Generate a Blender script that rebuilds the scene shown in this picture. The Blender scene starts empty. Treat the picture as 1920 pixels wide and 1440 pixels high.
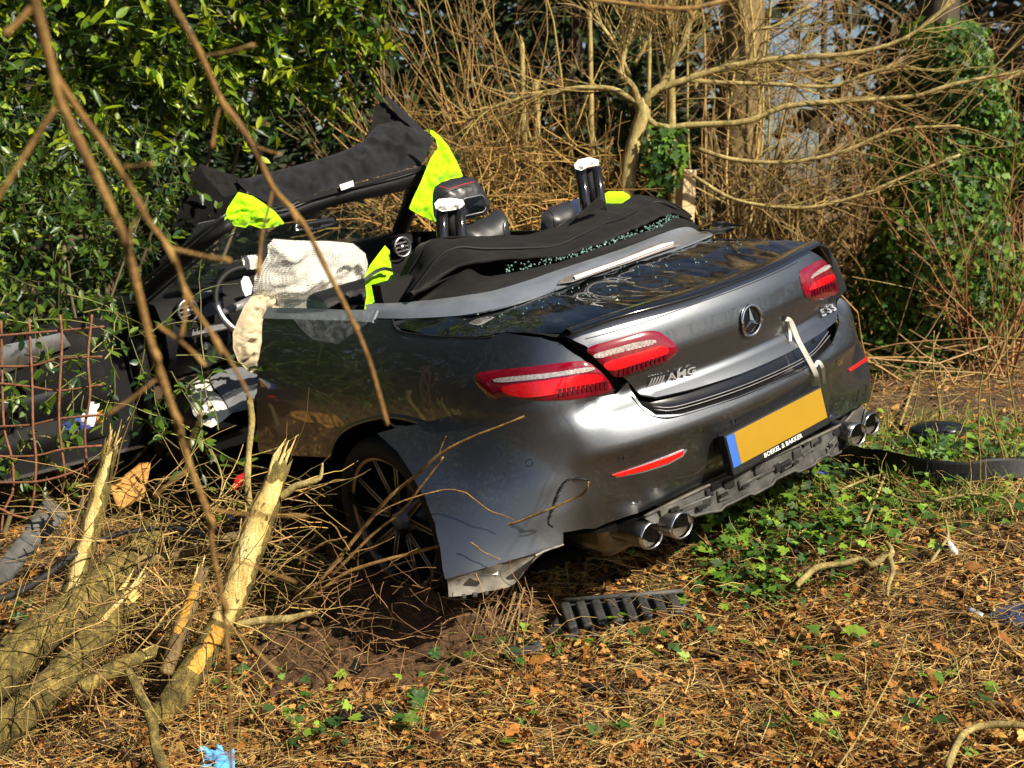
import bpy, bmesh, math, random
import numpy as np
from mathutils import Vector, Matrix, geometry
rng = np.random.default_rng(7); random.seed(7)
sc = bpy.context.scene
C = sc.collection
# ------------------------------------------------------------------ camera
F = 2421.0; PIT = math.radians(8.5); CZ = 1.6
cam = bpy.data.cameras.new('camera'); camo = bpy.data.objects.new('camera', cam); C.objects.link(camo)
camo.location = (0, 0, CZ); camo.rotation_euler = (math.pi/2 - PIT, 0, 0)
cam.sensor_width = 36; cam.lens = F/1920*36; cam.clip_end = 2000; cam.clip_start = .05
cam.dof.use_dof = True; cam.dof.focus_distance = 4.35; cam.dof.aperture_fstop = 5.0
sc.camera = camo
# ------------------------------------------------------------------ sky, sun, exposure
SUN = Vector((.60, -.50, .63)).normalized()
w = bpy.data.worlds.new('World'); sc.world = w; w.use_nodes = True
nt = w.node_tree; bg = nt.nodes['Background']
sky = nt.nodes.new('ShaderNodeTexSky'); sky.sky_type = 'NISHITA'; sky.sun_disc = False
sky.sun_elevation = math.asin(SUN.z); sky.sun_rotation = math.atan2(SUN.x, SUN.y)
sky.air_density = 1.0; sky.dust_density = 1.5; sky.ozone_density = 1.2
nt.links.new(sky.outputs[0], bg.inputs[0]); bg.inputs[1].default_value = .052
sl = bpy.data.lights.new('sun', 'SUN'); sl.energy = 5.0; sl.angle = math.radians(.5); sl.color = (1, .90, .73)
so = bpy.data.objects.new('sun', sl); C.objects.link(so)
so.rotation_euler = SUN.to_track_quat('Z', 'Y').to_euler(); so.location = (6, -6, 9)
vs = sc.view_settings; vs.view_transform = 'Standard'; vs.look = 'None'; vs.exposure = 0.92; vs.gamma = 1; vs.use_curve_mapping = False
sc.cycles.max_bounces = 5; sc.cycles.diffuse_bounces = 2; sc.cycles.glossy_bounces = 3; sc.cycles.transmission_bounces = 3; sc.cycles.transparent_max_bounces = 8; sc.cycles.adaptive_threshold = .025; sc.cycles.caustics_reflective = False; sc.cycles.caustics_refractive = False
sc.cycles.use_denoising = True
# ------------------------------------------------------------------ geometry of the view and of the car
def R3(a, b, c):
    ca, sa, cb, sb, cc, s_c = np.cos(a), np.sin(a), np.cos(b), np.sin(b), np.cos(c), np.sin(c)
    return np.array([[ca,-sa,0],[sa,ca,0],[0,0,1]])@np.array([[1,0,0],[0,cb,-sb],[0,sb,cb]])@np.array([[cc,0,s_c],[0,1,0],[-s_c,0,cc]])
TC = np.array([.9936, 4.4308, .3118]); RC = R3(math.radians(39.94), math.radians(-1.36), math.radians(-11.42))
def ray(u, v):
    a = (u-960)/F; b = (720-v)/F; c, s = math.cos(PIT), math.sin(PIT)
    return np.array([a, c+b*s, -s+b*c])
CAM = np.array([0, 0, CZ])
def wy(u, v, y):
    d = ray(u, v); return CAM + d*(y/d[1])
def tocar(p): return RC.T@(np.asarray(p, float)-TC)
def toworld(p): return np.asarray(p, float)@RC.T+TC
OC = tocar(CAM)
def hit(u, v, ax, val):
    d = RC.T@ray(u, v); i = 'xyz'.index(ax); return OC+d*((val-OC[i])/d[i])
def hitf(u, v, f):
    "car point on the ray where y = f(x, z)"
    d = RC.T@ray(u, v); t = 4.5
    for _ in range(60):
        p = OC+d*t; e = p[1]-f(p[0], p[2]); p2 = OC+d*(t+1e-3); e2 = p2[1]-f(p2[0], p2[2])
        t -= np.clip(e/((e2-e)/1e-3+1e-9), -.3, .3)
    return OC+d*t
def projw(p):
    d = np.asarray(p, float)-CAM; c, s = math.cos(PIT), math.sin(PIT)
    dep = d[..., 1]*c-d[..., 2]*s; up = d[..., 1]*s+d[..., 2]*c
    return np.stack([960+F*d[..., 0]/dep, 720-F*up/dep], -1)
def projc(p): return projw(toworld(p))
def zm(k, off, pts): return [(off[0]+x/k, off[1]+y/k) for x, y in pts]
z1 = lambda *p: zm(2.182, (840, 400), p)
z2 = lambda *p: zm(3, (260, 160), p)
z3 = lambda *p: zm(2.6667, (680, 260), p)
z4 = lambda *p: zm(2.667, (0, 560), p)
z5 = lambda *p: zm(3.13, (560, 700), p)
z6 = lambda *p: zm(2.4, (0, 840), p)
z7 = lambda *p: zm(2.743, (700, 980), p)
z8 = lambda *p: zm(3, (1280, 720), p)
_pl = np.array([(0,0),(.2,.01),(.4,.04),(.55,.08),(.66,.125),(.75,.185),(.825,.28),(.872,.42),(.90,.60),(.918,.85),(.928,1.1),(.928,1.5),(.92,2.0),(.91,2.6),(.9,3.3),(.885,3.9),(.85,4.4),(.72,4.7)])
def crom(P, n, sym=False):
    P = np.asarray(P, float)
    first = np.array([[-P[1][0], P[1][1]]]) if sym else (2*P[0]-P[1])[None]
    P = np.vstack([first, P, (2*P[-1]-P[-2])[None]]); out = []
    t = np.linspace(0, 1, n, endpoint=False)[:, None]
    for i in range(1, len(P)-2):
        a, b, c, d = P[i-1:i+3]
        out.append(.5*((2*b)+(-a+c)*t+(2*a-5*b+4*c-d)*t*t+(-a+3*b-3*c+d)*t**3))
    return np.vstack(out+[P[-2:-1]])
def resample(P, n, smooth=True):
    Q = crom(P, 12) if smooth and len(P) > 2 else np.asarray(P, float)
    s = np.r_[0, np.cumsum(np.linalg.norm(np.diff(Q, axis=0), axis=1))]
    t = np.linspace(0, s[-1], n)
    return np.stack([np.interp(t, s, Q[:, i]) for i in range(Q.shape[1])], 1)
_C = crom(_pl, 24, True); _S = np.r_[0, np.cumsum(np.linalg.norm(np.diff(_C, axis=0), axis=1))]
_T = np.gradient(_C, _S, axis=0); _T /= np.linalg.norm(_T, axis=1)[:, None]
RZ = np.array([(.10,.17),(.25,.115),(.33,.092),(.45,.050),(.55,.026),(.592,.014),(.602,0),(.65,.010),(.70,.030),(.735,.058),(.76,.085),(.80,.075),(.87,.06),(.95,.07),(.99,.085),(1.05,.11)])
SZ = np.array([(0,.12),(.15,.08),(.25,.045),(.35,.015),(.45,0),(.70,0),(.78,.008),(.86,.03),(.93,.058),(.98,.085),(1.03,.125),(1.1,.2)])
_zz = np.linspace(0, 1.15, 231)
def _sm(T):
    v = np.interp(_zz, T[:, 0], T[:, 1]); k = np.ones(3)/3
    return np.convolve(np.pad(v, 1, mode='edge'), k, 'valid')
_rz, _szz = _sm(RZ), _sm(SZ)
def B(s, z, off=0):
    "outer body shell: s = arc length round the plan from the middle of the tail, z = height"
    s = np.asarray(s, float); z = np.asarray(z, float); a = np.abs(s); sg = np.where(s < 0, -1., 1.)
    x = np.interp(a, _S, _C[:, 0]); y = np.interp(a, _S, _C[:, 1]); tx = np.interp(a, _S, _T[:, 0]); ty = np.interp(a, _S, _T[:, 1])
    k = np.clip((ty-.35)/.5, 0, 1); k = k*k*(3-2*k)
    ins = (1-k)*np.interp(z, _zz, _rz)+k*np.interp(z, _zz, _szz)-off
    return np.stack([sg*(x-ty*ins), y+tx*ins, z], -1)
def Bflap(s, z, off=0):
    "bumper skin: its left end is torn loose and flares out"
    t = np.clip((-np.asarray(s, float)-.80)/.75, 0, 1.2); zl = np.clip((.75-np.asarray(z, float))/.6, 0, 1.2)
    cr = .035*np.exp(-np.abs(np.asarray(z)-.30-.10*(np.asarray(s)+1.2))/.05)
    rc = .065*np.clip((np.asarray(s, float)-.45)/.3, 0, 1)*np.clip((.62-np.asarray(z, float))/.2, 0, 1)
    return B(s, z, off+rc+t**1.0*(.10+1.12*zl**1.4)*np.clip(zl*3, 0, 1)+cr*np.clip(t*3, 0, 1))
def Dz(x, y): return 1.0+.05*np.clip((y-.1)/.6, 0, 1)-.05*(np.abs(x)/.75)**4+.012*np.clip((np.abs(x)/.8), 0, 1)
def Dk(x, y, off=0):
    x = np.asarray(x, float); y = np.asarray(y, float); return np.stack([x, y, Dz(x, y)+off], -1)
_gs, _gz = np.meshgrid(np.linspace(-3.2, 1.15, 300), np.linspace(.02, 1.1, 80))
def _grid(fn):
    p = fn(_gs, _gz); n = np.cross(np.gradient(p, axis=1), np.gradient(p, axis=0)); f = ((OC-p)*n).sum(-1)
    return projc(p), f*np.sign(f[40, 180]) > 0
_G = {}
def newton(fn, a, b, u, v):
    for _ in range(14):
        e = 1e-3; p0 = projc(fn(a, b)); J = np.stack([(projc(fn(a+e, b))-p0)/e, (projc(fn(a, b+e))-p0)/e], 1)
        try: d = np.linalg.solve(J, np.array([u, v])-p0)
        except Exception: break
        d = np.clip(d, -.03, .03); a += d[0]; b += d[1]
    return a, b
def onB(pts, fn=B):
    if fn not in _G: _G[fn] = _grid(fn)
    uv, ff = _G[fn]; out = []
    for u, v in pts:
        d = ((uv-[u, v])**2).sum(-1)+np.where(ff, 0, 1e7); i = np.unravel_index(np.argmin(d), d.shape)
        best = (_gs[i], _gz[i])
        if d[i] < 900:
            q = newton(fn, best[0], best[1], u, v)
            if abs(q[0]-best[0]) < .12 and abs(q[1]-best[1]) < .12: best = q
        out.append(best)
    return np.array(out)
def onD(pts):
    out = []
    for u, v in pts:
        d = RC.T@ray(u, v); z = 1.02
        for _ in range(40):
            p = OC+d*((z-OC[2])/d[2]); z = .6*z+.4*Dz(np.clip(p[0], -.85, .85), p[1])
        out.append((p[0], p[1]))
    return np.array(out)
# ------------------------------------------------------------------ materials
M = {}
def nodes(name):
    m = bpy.data.materials.new(name); m.use_nodes = True; M[name] = m
    return m, m.node_tree, m.node_tree.nodes['Principled BSDF']
def ramp(t, fac, stops):
    r = t.nodes.new('ShaderNodeValToRGB'); e = r.color_ramp.elements
    while len(e) < len(stops): e.new(.5)
    for k, (p, c) in zip(e, stops): k.position = p; k.color = (*c, 1) if len(c) == 3 else c
    t.links.new(fac, r.inputs[0]); return r.outputs[0]
def noise(t, scale, detail=6, rough=.6, co='Object', stretch=None):
    tc = t.nodes.new('ShaderNodeTexCoord'); n = t.nodes.new('ShaderNodeTexNoise'); n.inputs['Scale'].default_value = scale; n.inputs['Detail'].default_value = detail; n.inputs['Roughness'].default_value = rough
    if stretch:
        mp = t.nodes.new('ShaderNodeMapping'); mp.inputs['Scale'].default_value = stretch; t.links.new(tc.outputs[co], mp.inputs[0]); t.links.new(mp.outputs[0], n.inputs['Vector'])
    else: t.links.new(tc.outputs[co], n.inputs['Vector'])
    return n.outputs['Fac']
def bump(t, b, h, s=.3, d=.01):
    n = t.nodes.new('ShaderNodeBump'); n.inputs['Strength'].default_value = s; n.inputs['Distance'].default_value = d
    t.links.new(h, n.inputs['Height']); t.links.new(n.outputs[0], b.inputs['Normal'])
def mat(name, col, rough=.6, metal=0, var=.25, scale=30, bmp=0, coat=0, spec=.5, stretch=None, col2=None, trans=0, alpha=1, bd=.01):
    m, t, b = nodes(name); c = np.array(col)
    lo, hi = (c*(1-var), np.minimum(c*(1+var), 1)) if col2 is None else (c, np.array(col2))
    n = noise(t, scale, stretch=stretch)
    t.links.new(ramp(t, n, [(.3, tuple(lo)), (.7, tuple(hi))]), b.inputs['Base Color'])
    b.inputs['Roughness'].default_value = rough; b.inputs['Metallic'].default_value = metal; b.inputs['Specular IOR Level'].default_value = spec
    b.inputs['Coat Weight'].default_value = coat; b.inputs['Coat Roughness'].default_value = .04
    b.inputs['Transmission Weight'].default_value = trans; b.inputs['Alpha'].default_value = alpha
    if bmp: bump(t, b, n, bmp, bd)
    return m
def leafmat(name, rough=.45, trans=.35, spec=.5, tint=(1, 1, 1)):
    m, t, b = nodes(name); a = t.nodes.new('ShaderNodeAttribute'); a.attribute_name = 'Col'
    t.links.new(a.outputs['Color'], b.inputs['Base Color']); b.inputs['Roughness'].default_value = rough; b.inputs['Specular IOR Level'].default_value = spec
    tr = t.nodes.new('ShaderNodeBsdfTranslucent'); mx = t.nodes.new('ShaderNodeMixShader'); mx.inputs[0].default_value = trans
    mu = t.nodes.new('ShaderNodeMix'); mu.data_type = 'RGBA'; mu.blend_type = 'MULTIPLY'; mu.inputs[0].default_value = 1
    t.links.new(a.outputs['Color'], mu.inputs[6]); mu.inputs[7].default_value = (*tint, 1)
    t.links.new(mu.outputs[2], tr.inputs[0])
    out = t.nodes['Material Output']; t.links.new(b.outputs[0], mx.inputs[1]); t.links.new(tr.outputs[0], mx.inputs[2]); t.links.new(mx.outputs[0], out.inputs[0])
    return m
# ------------------------------------------------------------------ mesh helpers
def mk(name, V, Fc, m, parent=None, smooth=True, col=None, uv=None, label=None, cat=None, group=None, kind=None, world=False):
    V = np.asarray(V, np.float32).reshape(-1, 3); loc = (0, 0, 0)
    if parent is None and not world:
        lo, hi = V.min(0), V.max(0); loc = np.array([(lo[0]+hi[0])/2, (lo[1]+hi[1])/2, lo[2]], np.float32); V = V-loc
    me = bpy.data.meshes.new(name)
    if isinstance(Fc, np.ndarray):
        n, k = Fc.shape
        me.vertices.add(len(V)); me.vertices.foreach_set('co', V.ravel())
        me.loops.add(n*k); me.loops.foreach_set('vertex_index', Fc.astype(np.int32).ravel())
        me.polygons.add(n); me.polygons.foreach_set('loop_start', np.arange(0, n*k, k, dtype=np.int32)); me.polygons.foreach_set('loop_total', np.full(n, k, np.int32))
        me.update(calc_edges=True); me.validate()
    else:
        me.from_pydata(V.tolist(), [], [tuple(int(i) for i in f) for f in Fc]); me.update()
    if smooth: me.polygons.foreach_set('use_smooth', np.ones(len(me.polygons), bool))
    if col is not None:
        a = me.color_attributes.new('Col', 'FLOAT_COLOR', 'POINT'); c4 = np.ones((len(V), 4), np.float32); c4[:, :3] = col; a.data.foreach_set('color', c4.ravel())
    if m is not None: me.materials.append(M[m] if isinstance(m, str) else m)
    o = bpy.data.objects.new(name, me); C.objects.link(o); o.location = loc
    if parent is not None: o.parent = parent
    tag(o, label, cat, group, kind)
    return o
def tag(o, label=None, cat=None, group=None, kind=None):
    if label: o['label'] = label
    if cat: o['category'] = cat
    if group: o['group'] = group
    if kind: o['kind'] = kind
    return o
def empty(name, loc, label, cat, group=None):
    o = bpy.data.objects.new(name, None); C.objects.link(o); o.location = loc; o.empty_display_size = .1
    return tag(o, label, cat, group)
class MB:
    "collects pieces of one mesh"
    def __init__(s): s.v = []; s.f = []; s.n = 0
    def add(s, V, Fc):
        V = np.asarray(V, float).reshape(-1, 3); s.v.append(V); s.f += [tuple(int(i)+s.n for i in f) for f in Fc]; s.n += len(V); return s
    def build(s, name, m, parent=None, **k): return mk(name, np.vstack(s.v), s.f, m, parent, **k)
def gridf(nu, nv, wrap=False):
    i, j = np.meshgrid(np.arange(nu-1), np.arange(nv if wrap else nv-1), indexing='ij'); j2 = (j+1) % nv
    return np.stack([i*nv+j, i*nv+j2, (i+1)*nv+j2, (i+1)*nv+j], -1).reshape(-1, 4)
def nz(P, scale, seed=0, oct=3):
    "smooth pseudo noise, about -1..1"
    r = np.random.default_rng(seed); P = np.asarray(P, float); out = 0; a = 1; tot = 0
    for o in range(oct):
        for _ in range(4):
            d = r.normal(size=P.shape[-1]); d *= scale*2**o*r.uniform(.6, 1.4)/np.linalg.norm(d); out = out+a*np.sin(P@d*6.283+r.uniform(0, 6.28))
        tot += a*2; a *= .5
    return out/tot
def tri2d(outline, step):
    P = np.asarray(outline, float); Q = []
    for a, b in zip(P, np.roll(P, -1, 0)):
        n = max(1, int(np.linalg.norm(b-a)/step+.5)); Q += [a+(b-a)*k/n for k in range(n)]
    Q = np.array(Q); lo, hi = Q.min(0), Q.max(0)
    gx, gy = np.meshgrid(np.arange(lo[0], hi[0], step), np.arange(lo[1], hi[1], step*.87)); gx = gx+(np.arange(gx.shape[0])[:, None] % 2)*step/2
    g = np.stack([gx.ravel(), gy.ravel()], 1)
    d = np.full(len(g), 9.)
    ins = np.zeros(len(g), bool)
    for a, b in zip(Q, np.roll(Q, -1, 0)):
        e = b-a; t = np.clip(((g-a)@e)/(e@e+1e-12), 0, 1); d = np.minimum(d, np.linalg.norm(g-a-t[:, None]*e, axis=1))
        c = ((a[1] > g[:, 1]) != (b[1] > g[:, 1])); xx = a[0]+(g[:, 1]-a[1])*(b[0]-a[0])/(b[1]-a[1]+1e-12); ins ^= c & (g[:, 0] < xx)
    g = g[ins & (d > step*.45)]
    A = np.vstack([Q, g]); r = geometry.delaunay_2d_cdt([Vector(p) for p in A], [], [list(range(len(Q)))], 1, 1e-7)
    V = np.array([tuple(p) for p in r[0]]); Fc = [tuple(f) for f in r[2]]
    # distance to the outline for every vertex
    dd = np.full(len(V), 9.)
    for a, b in zip(Q, np.roll(Q, -1, 0)):
        e = b-a; t = np.clip(((V-a)@e)/(e@e+1e-12), 0, 1); dd = np.minimum(dd, np.linalg.norm(V-a-t[:, None]*e, axis=1))
    return V, Fc, dd
def vnorm(P, Fc):
    Fa = np.array([f[:3] for f in Fc]); fn = np.cross(P[Fa[:, 1]]-P[Fa[:, 0]], P[Fa[:, 2]]-P[Fa[:, 0]]); N = np.zeros_like(P)
    for k in range(3): np.add.at(N, Fa[:, k], fn)
    return N/(np.linalg.norm(N, axis=1)[:, None]+1e-12)
def chaikin(pts, n=2):
    P = np.asarray(pts, float)
    for _ in range(n): Q = np.roll(P, -1, 0); P = np.stack([.75*P+.25*Q, .25*P+.75*Q], 1).reshape(-1, 2)
    return [tuple(p) for p in P]
def solid(P, Fc, thick, toward=None):
    "front skin + back skin + rim; front faces 'toward'"
    P = np.asarray(P, float); N = vnorm(P, Fc)
    if toward is not None and ((toward-P)*N).sum() < 0: Fc = [f[::-1] for f in Fc]; N = -N
    n = len(P); th = thick if np.ndim(thick) else np.full(n, thick); Bk = P-N*th[:, None]
    ed = {}
    for f in Fc:
        for a, b in zip(f, f[1:]+f[:1]):
            if (b, a) in ed: del ed[(b, a)]
            else: ed[(a, b)] = 1
    V = [P, Bk]; Fo = list(Fc)+[tuple(i+n for i in f[::-1]) for f in Fc]; k = 2*n; R = []
    for a, b in ed: R += [P[a], P[b], Bk[b], Bk[a]]; Fo.append((k+1, k, k+3, k+2)); k += 4
    if R: V.append(np.array(R))
    return np.vstack(V), Fo
def patch(name, pts, fn, m, parent, step=.03, thick=.004, off=0, post=None, onto=None, **kw):
    "a panel: a pixel outline laid on a body surface, meshed and given thickness"
    q = (onD(pts) if fn is Dk else onB(pts, fn)) if onto is None else np.asarray(onto, float)
    V, Fc, dd = tri2d(q, step); P = fn(V[:, 0], V[:, 1], off)
    if post is not None: P = post(P, V, dd)
    return mk(name, *solid(P, Fc, thick, OC), m, parent, **kw)
def pillow(name, pts3, m, parent=None, step=.02, bulge=.05, wr=.01, ws=8, back=.4, seed=1, toward=None, edge=.06, back_off=None, **kw):
    "a stuffed or draped shape from a 3D outline: swells to both sides, wrinkled"
    P3 = np.asarray(pts3, float); c = P3.mean(0); U, S, Vt = np.linalg.svd(P3-c); ax, ay, n = Vt
    tw = OC if toward is None else toward
    if (tw-c)@n < 0: n = -n
    q = np.stack([(P3-c)@ax, (P3-c)@ay], 1); h = (P3-c)@n
    V, Fc, dd = tri2d(q, step)
    # outline height carried inwards by inverse distance
    wgt = 1/(((V[:, None]-q[None])**2).sum(-1)+1e-4)**1.5; hh = (wgt*h).sum(1)/wgt.sum(1)
    k = 1-np.exp(-dd/edge); P = c+V[:, :1]*ax+V[:, 1:]*ay+n*hh[:, None]
    ws = ws*2.2; ab = np.stack([V[:, 0]*.45+V[:, 1]*.2, V[:, 1]-V[:, 0]*.25], 1); ab = ab+.03*np.stack([nz(V, 5, seed+3), nz(V, 5, seed+4)], 1)
    wv = wr*(1.1*(.6-1.6*np.abs(nz(ab, ws, seed, 2)))+.5*(.6-1.6*np.abs(nz(ab[:, ::-1], ws*1.3, seed+6, 2)))+.25*nz(V, ws*2.5, seed+5))
    fr = P+n*(bulge*k+wv*np.minimum(k*2, 1))[:, None]; bk = P-n*((bulge*back*k) if back_off is None else np.full(len(P), back_off))[:, None]
    if ((tw-fr)*vnorm(fr, Fc)).sum() < 0: Fc = [f[::-1] for f in Fc]
    m_ = len(fr); Fo = list(Fc)+[tuple(i+m_ for i in f[::-1]) for f in Fc]
    ed = {}
    for f in Fc:
        for a, b in zip(f, f[1:]+f[:1]):
            if (b, a) in ed: del ed[(b, a)]
            else: ed[(a, b)] = 1
    for a, b in ed: Fo.append((b, a, a+m_, b+m_))
    return mk(name, np.vstack([fr, bk]), Fo, m, parent, **kw)
def box(c, s, R=None):
    V = np.array([(x, y, z) for x in (-.5, .5) for y in (-.5, .5) for z in (-.5, .5)])*np.asarray(s, float)
    if R is not None: V = V@np.asarray(R).T
    return V+np.asarray(c, float), [(0,1,3,2),(4,6,7,5),(0,4,5,1),(2,3,7,6),(0,2,6,4),(1,5,7,3)]
def bevel(o, w=.004, seg=2):
    b = o.modifiers.new('bevel', 'BEVEL'); b.width = w; b.segments = seg; b.limit_method = 'ANGLE'; b.angle_limit = .6; return o
def tube(P, r, sides=8, cap=True, flat=None):
    P = np.asarray(P, float); n = len(P); r = np.broadcast_to(np.asarray(r, float), (n,)); T = np.gradient(P, axis=0); T /= np.linalg.norm(T, axis=1)[:, None]+1e-12
    up = np.array([0, 0, 1.]) if abs(T[:, 2]).mean() < .8 else np.array([1., 0, 0]); N = np.cross(T, up); N /= np.linalg.norm(N, axis=1)[:, None]; Bn = np.cross(N, T)
    a = np.linspace(0, 2*np.pi, sides, endpoint=False); fl = 1 if flat is None else flat
    V = P[:, None]+r[:, None, None]*(np.cos(a)[None, :, None]*N[:, None]+fl*np.sin(a)[None, :, None]*Bn[:, None])
    Fo = [tuple(f) for f in gridf(n, sides, True)]
    if cap: Fo += [tuple(range(sides))[::-1], tuple(range((n-1)*sides, n*sides))]
    return V.reshape(-1, 3), Fo
def tubes(P, r, sides=3):
    "many alike tubes at once: P (N,K,3), r (N,K)"
    N_, K, _ = P.shape; T = np.gradient(P, axis=1); T /= np.linalg.norm(T, axis=2)[..., None]+1e-9
    up = np.where(np.abs(T[:, :1, 2:3]).repeat(K, 1) < .9, np.array([0, 0, 1.]), np.array([1., 0, 0])); A = np.cross(T, up); A /= np.linalg.norm(A, axis=2)[..., None]+1e-9; Bn = np.cross(A, T)
    a = np.linspace(0, 2*np.pi, sides, endpoint=False)
    V = P[:, :, None]+r[:, :, None, None]*(np.cos(a)[:, None]*A[:, :, None]+np.sin(a)[:, None]*Bn[:, :, None])
    f = gridf(K, sides, True); Fo = (f[None]+(np.arange(N_)*K*sides)[:, None, None]).reshape(-1, 4)
    return V.reshape(-1, 3), Fo
def loft(rows, m, name, parent, thick=.004, n=60, sub=1, wr=0, ws=6, toward=None, seed=3, **kw):
    "surface through rows of 3D points"
    R = np.array([resample(r, n) for r in rows])
    if sub > 1: R = np.stack([resample(R[:, j], (len(rows)-1)*sub+1) for j in range(n)], 1)
    nu = R.shape[0]; P = R.reshape(-1, 3); Fc = [tuple(f) for f in gridf(nu, n)]
    if wr:
        N = vnorm(P, Fc); P = P+N*(wr*nz(P, ws, seed)+wr*.5*(1-2*np.abs(nz(P*[1, 1.6, 1], ws*.8, seed+2))))[:, None]
    return mk(name, *solid(P, Fc, thick, OC if toward is None else toward), m, parent, **kw)
def text(name, s, size, ext, m, parent, frame, align='CENTER', shear=0, sx=1, fit=None):
    "lettering laid on a surface: frame = (origin, right, up) in parent space"
    cu = bpy.data.curves.new(name, 'FONT'); cu.body = s; cu.size = size; cu.extrude = ext; cu.align_x = align; cu.align_y = 'CENTER'; cu.shear = shear; cu.offset = size*.012; cu.resolution_u = 2
    o = bpy.data.objects.new(name+'_t', cu); C.objects.link(o); me = bpy.data.meshes.new_from_object(o.evaluated_get(bpy.context.evaluated_depsgraph_get())); bpy.data.objects.remove(o); bpy.data.curves.remove(cu)
    q = np.empty(len(me.vertices)*3, np.float32); me.vertices.foreach_get('co', q); q = q.reshape(-1, 3)
    if fit: sx = fit/(q[:, 0].max()-q[:, 0].min())
    if callable(frame): P = frame(q[:, 0]*sx, q[:, 1], q[:, 2])
    else:
        o_, r_, u_ = [np.asarray(k, float) for k in frame]; r_ = r_/np.linalg.norm(r_); u_ = u_-r_*(u_@r_); u_ /= np.linalg.norm(u_); n_ = np.cross(r_, u_); P = o_+q[:, :1]*sx*r_+q[:, 1:2]*u_+q[:, 2:]*n_
    me.vertices.foreach_set('co', P.astype(np.float32).ravel()); me.update(); me.materials.append(M[m])
    ob = bpy.data.objects.new(name, me); C.objects.link(ob); ob.parent = parent; return ob
# ------------------------------------------------------------------ surfaces
def paintmat(name, base, dust):
    m, t, b = nodes(name)
    n = noise(t, 240, 2, .5); n2 = noise(t, 3.5, 8, .65); n3 = noise(t, 90, 4, .7)
    c = np.array(base)
    t.links.new(ramp(t, n, [(.35, tuple(c*.94)), (.65, tuple(c*1.08))]), b.inputs['Base Color'])
    mxn = t.nodes.new('ShaderNodeMath'); mxn.operation = 'MULTIPLY'; t.links.new(n2, mxn.inputs[0]); t.links.new(n3, mxn.inputs[1])
    du = ramp(t, mxn.outputs[0], [(.27, (0, 0, 0)), (.42, (1, 1, 1))])
    ds = t.nodes.new('ShaderNodeBsdfDiffuse'); ds.inputs[0].default_value = (.28, .27, .25, 1)
    mul = t.nodes.new('ShaderNodeMath'); mul.operation = 'MULTIPLY'; mul.inputs[1].default_value = dust; t.links.new(du, mul.inputs[0])
    mx = t.nodes.new('ShaderNodeMixShader'); t.links.new(mul.outputs[0], mx.inputs[0]); t.links.new(b.outputs[0], mx.inputs[1]); t.links.new(ds.outputs[0], mx.inputs[2])
    t.links.new(mx.outputs[0], t.nodes['Material Output'].inputs[0])
    b.inputs['Metallic'].default_value = 1.0; b.inputs['Roughness'].default_value = .40
    b.inputs['Coat Weight'].default_value = 1; b.inputs['Coat Roughness'].default_value = .025; b.inputs['Coat IOR'].default_value = 1.5
    return m
paintmat('paint', (.155, .166, .185), .05)
paintmat('paint_bumper', (.16, .171, .190), .09)
paintmat('deck_dark_reflection', (.012, .013, .016), .10)  # near-black copy of the body paint, dark reflections put into its colour
mat('black_gloss', (.008, .008, .009), .12, 0, .2, 40, coat=.6)
mat('black_plastic', (.010, .010, .011), .6, 0, .4, 60, bmp=.1, spec=.25)
mat('dark_plastic', (.030, .030, .030), .5, 0, .5, 30, bmp=.2)
mat('grey_plastic', (.055, .053, .05), .65, 0, .55, 22, bmp=.3)
mat('dirty_grey', (.10, .092, .078), .8, 0, .6, 16, bmp=.3)
mat('dirty_plastic', (.20, .185, .155), .8, 0, .6, 14, bmp=.3)
mat('liner', (.005, .005, .005), .95, 0, .3, 40, spec=.1)
mat('chrome', (.72, .73, .75), .12, 1, .1, 50)
mat('chrome_dirty', (.24, .225, .21), .34, 1, .35, 18)
mat('badge_silver', (.55, .55, .56), .25, .5, .05, 50)
mat('trim_silver', (.34, .37, .42), .28, .6, .12, 12)
mat('rubber', (.008, .008, .008), .75, 0, .4, 80, bmp=.2)
mat('rim_gold', (.46, .34, .22), .38, .6, .2, 30)
mat('rim_black', (.015, .015, .016), .25, 0, .2, 30, coat=.4)
mat('dark_hole', (.004, .004, .004), .95, 0, .1, 10)
mat('soot', (.10, .085, .065), .95, 0, .5, 90)
mat('lamp_red', (.17, .002, .012), .10, 0, .15, 30, coat=1)
mat('lamp_sunlit_red', (.62, .004, .010), .14, 0, .12, 60, coat=1)  # brighter red where the sun falls, put into the lens colour
mat('lamp_deep', (.09, .001, .008), .10, 0, .3, 60, coat=1)
mat('lamp_clear', (.42, .38, .37), .12, .35, .5, 150, coat=1)
mat('reflector', (.80, .012, .01), .15, 0, .08, 200, coat=1)
mat('plate_yellow', (.30, .175, .005), .45, 0, .06, 6)
mat('plate_blue', (.03, .11, .42), .45, 0, .1, 6)
mat('white_print', (.75, .75, .75), .5, 0, .05, 20)
def clothmat(name, col, weave=900, rough=.9, var=.35, sheen=.2, bm=.25):
    m = mat(name, col, rough, 0, var, 9, bmp=0, spec=.08); t = m.node_tree; b = t.nodes['Principled BSDF']
    b.inputs['Sheen Weight'].default_value = sheen; bump(t, b, noise(t, weave, 2, .5), bm, .001); return m
clothmat('soft_top', (.0105, .010, .010), sheen=.04); clothmat('soft_top_front', (.016, .0165, .019), sheen=.06)
clothmat('airbag_cream', (.50, .42, .28), 500, var=.18); clothmat('airbag_white', (.70, .67, .58), 500, var=.12)
clothmat('airbag_grey', (.13, .14, .16), 500, var=.2)
clothmat('white_cloth', (.78, .78, .76), 500, var=.1); clothmat('strap_white', (.74, .72, .64), 600, var=.18)
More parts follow.
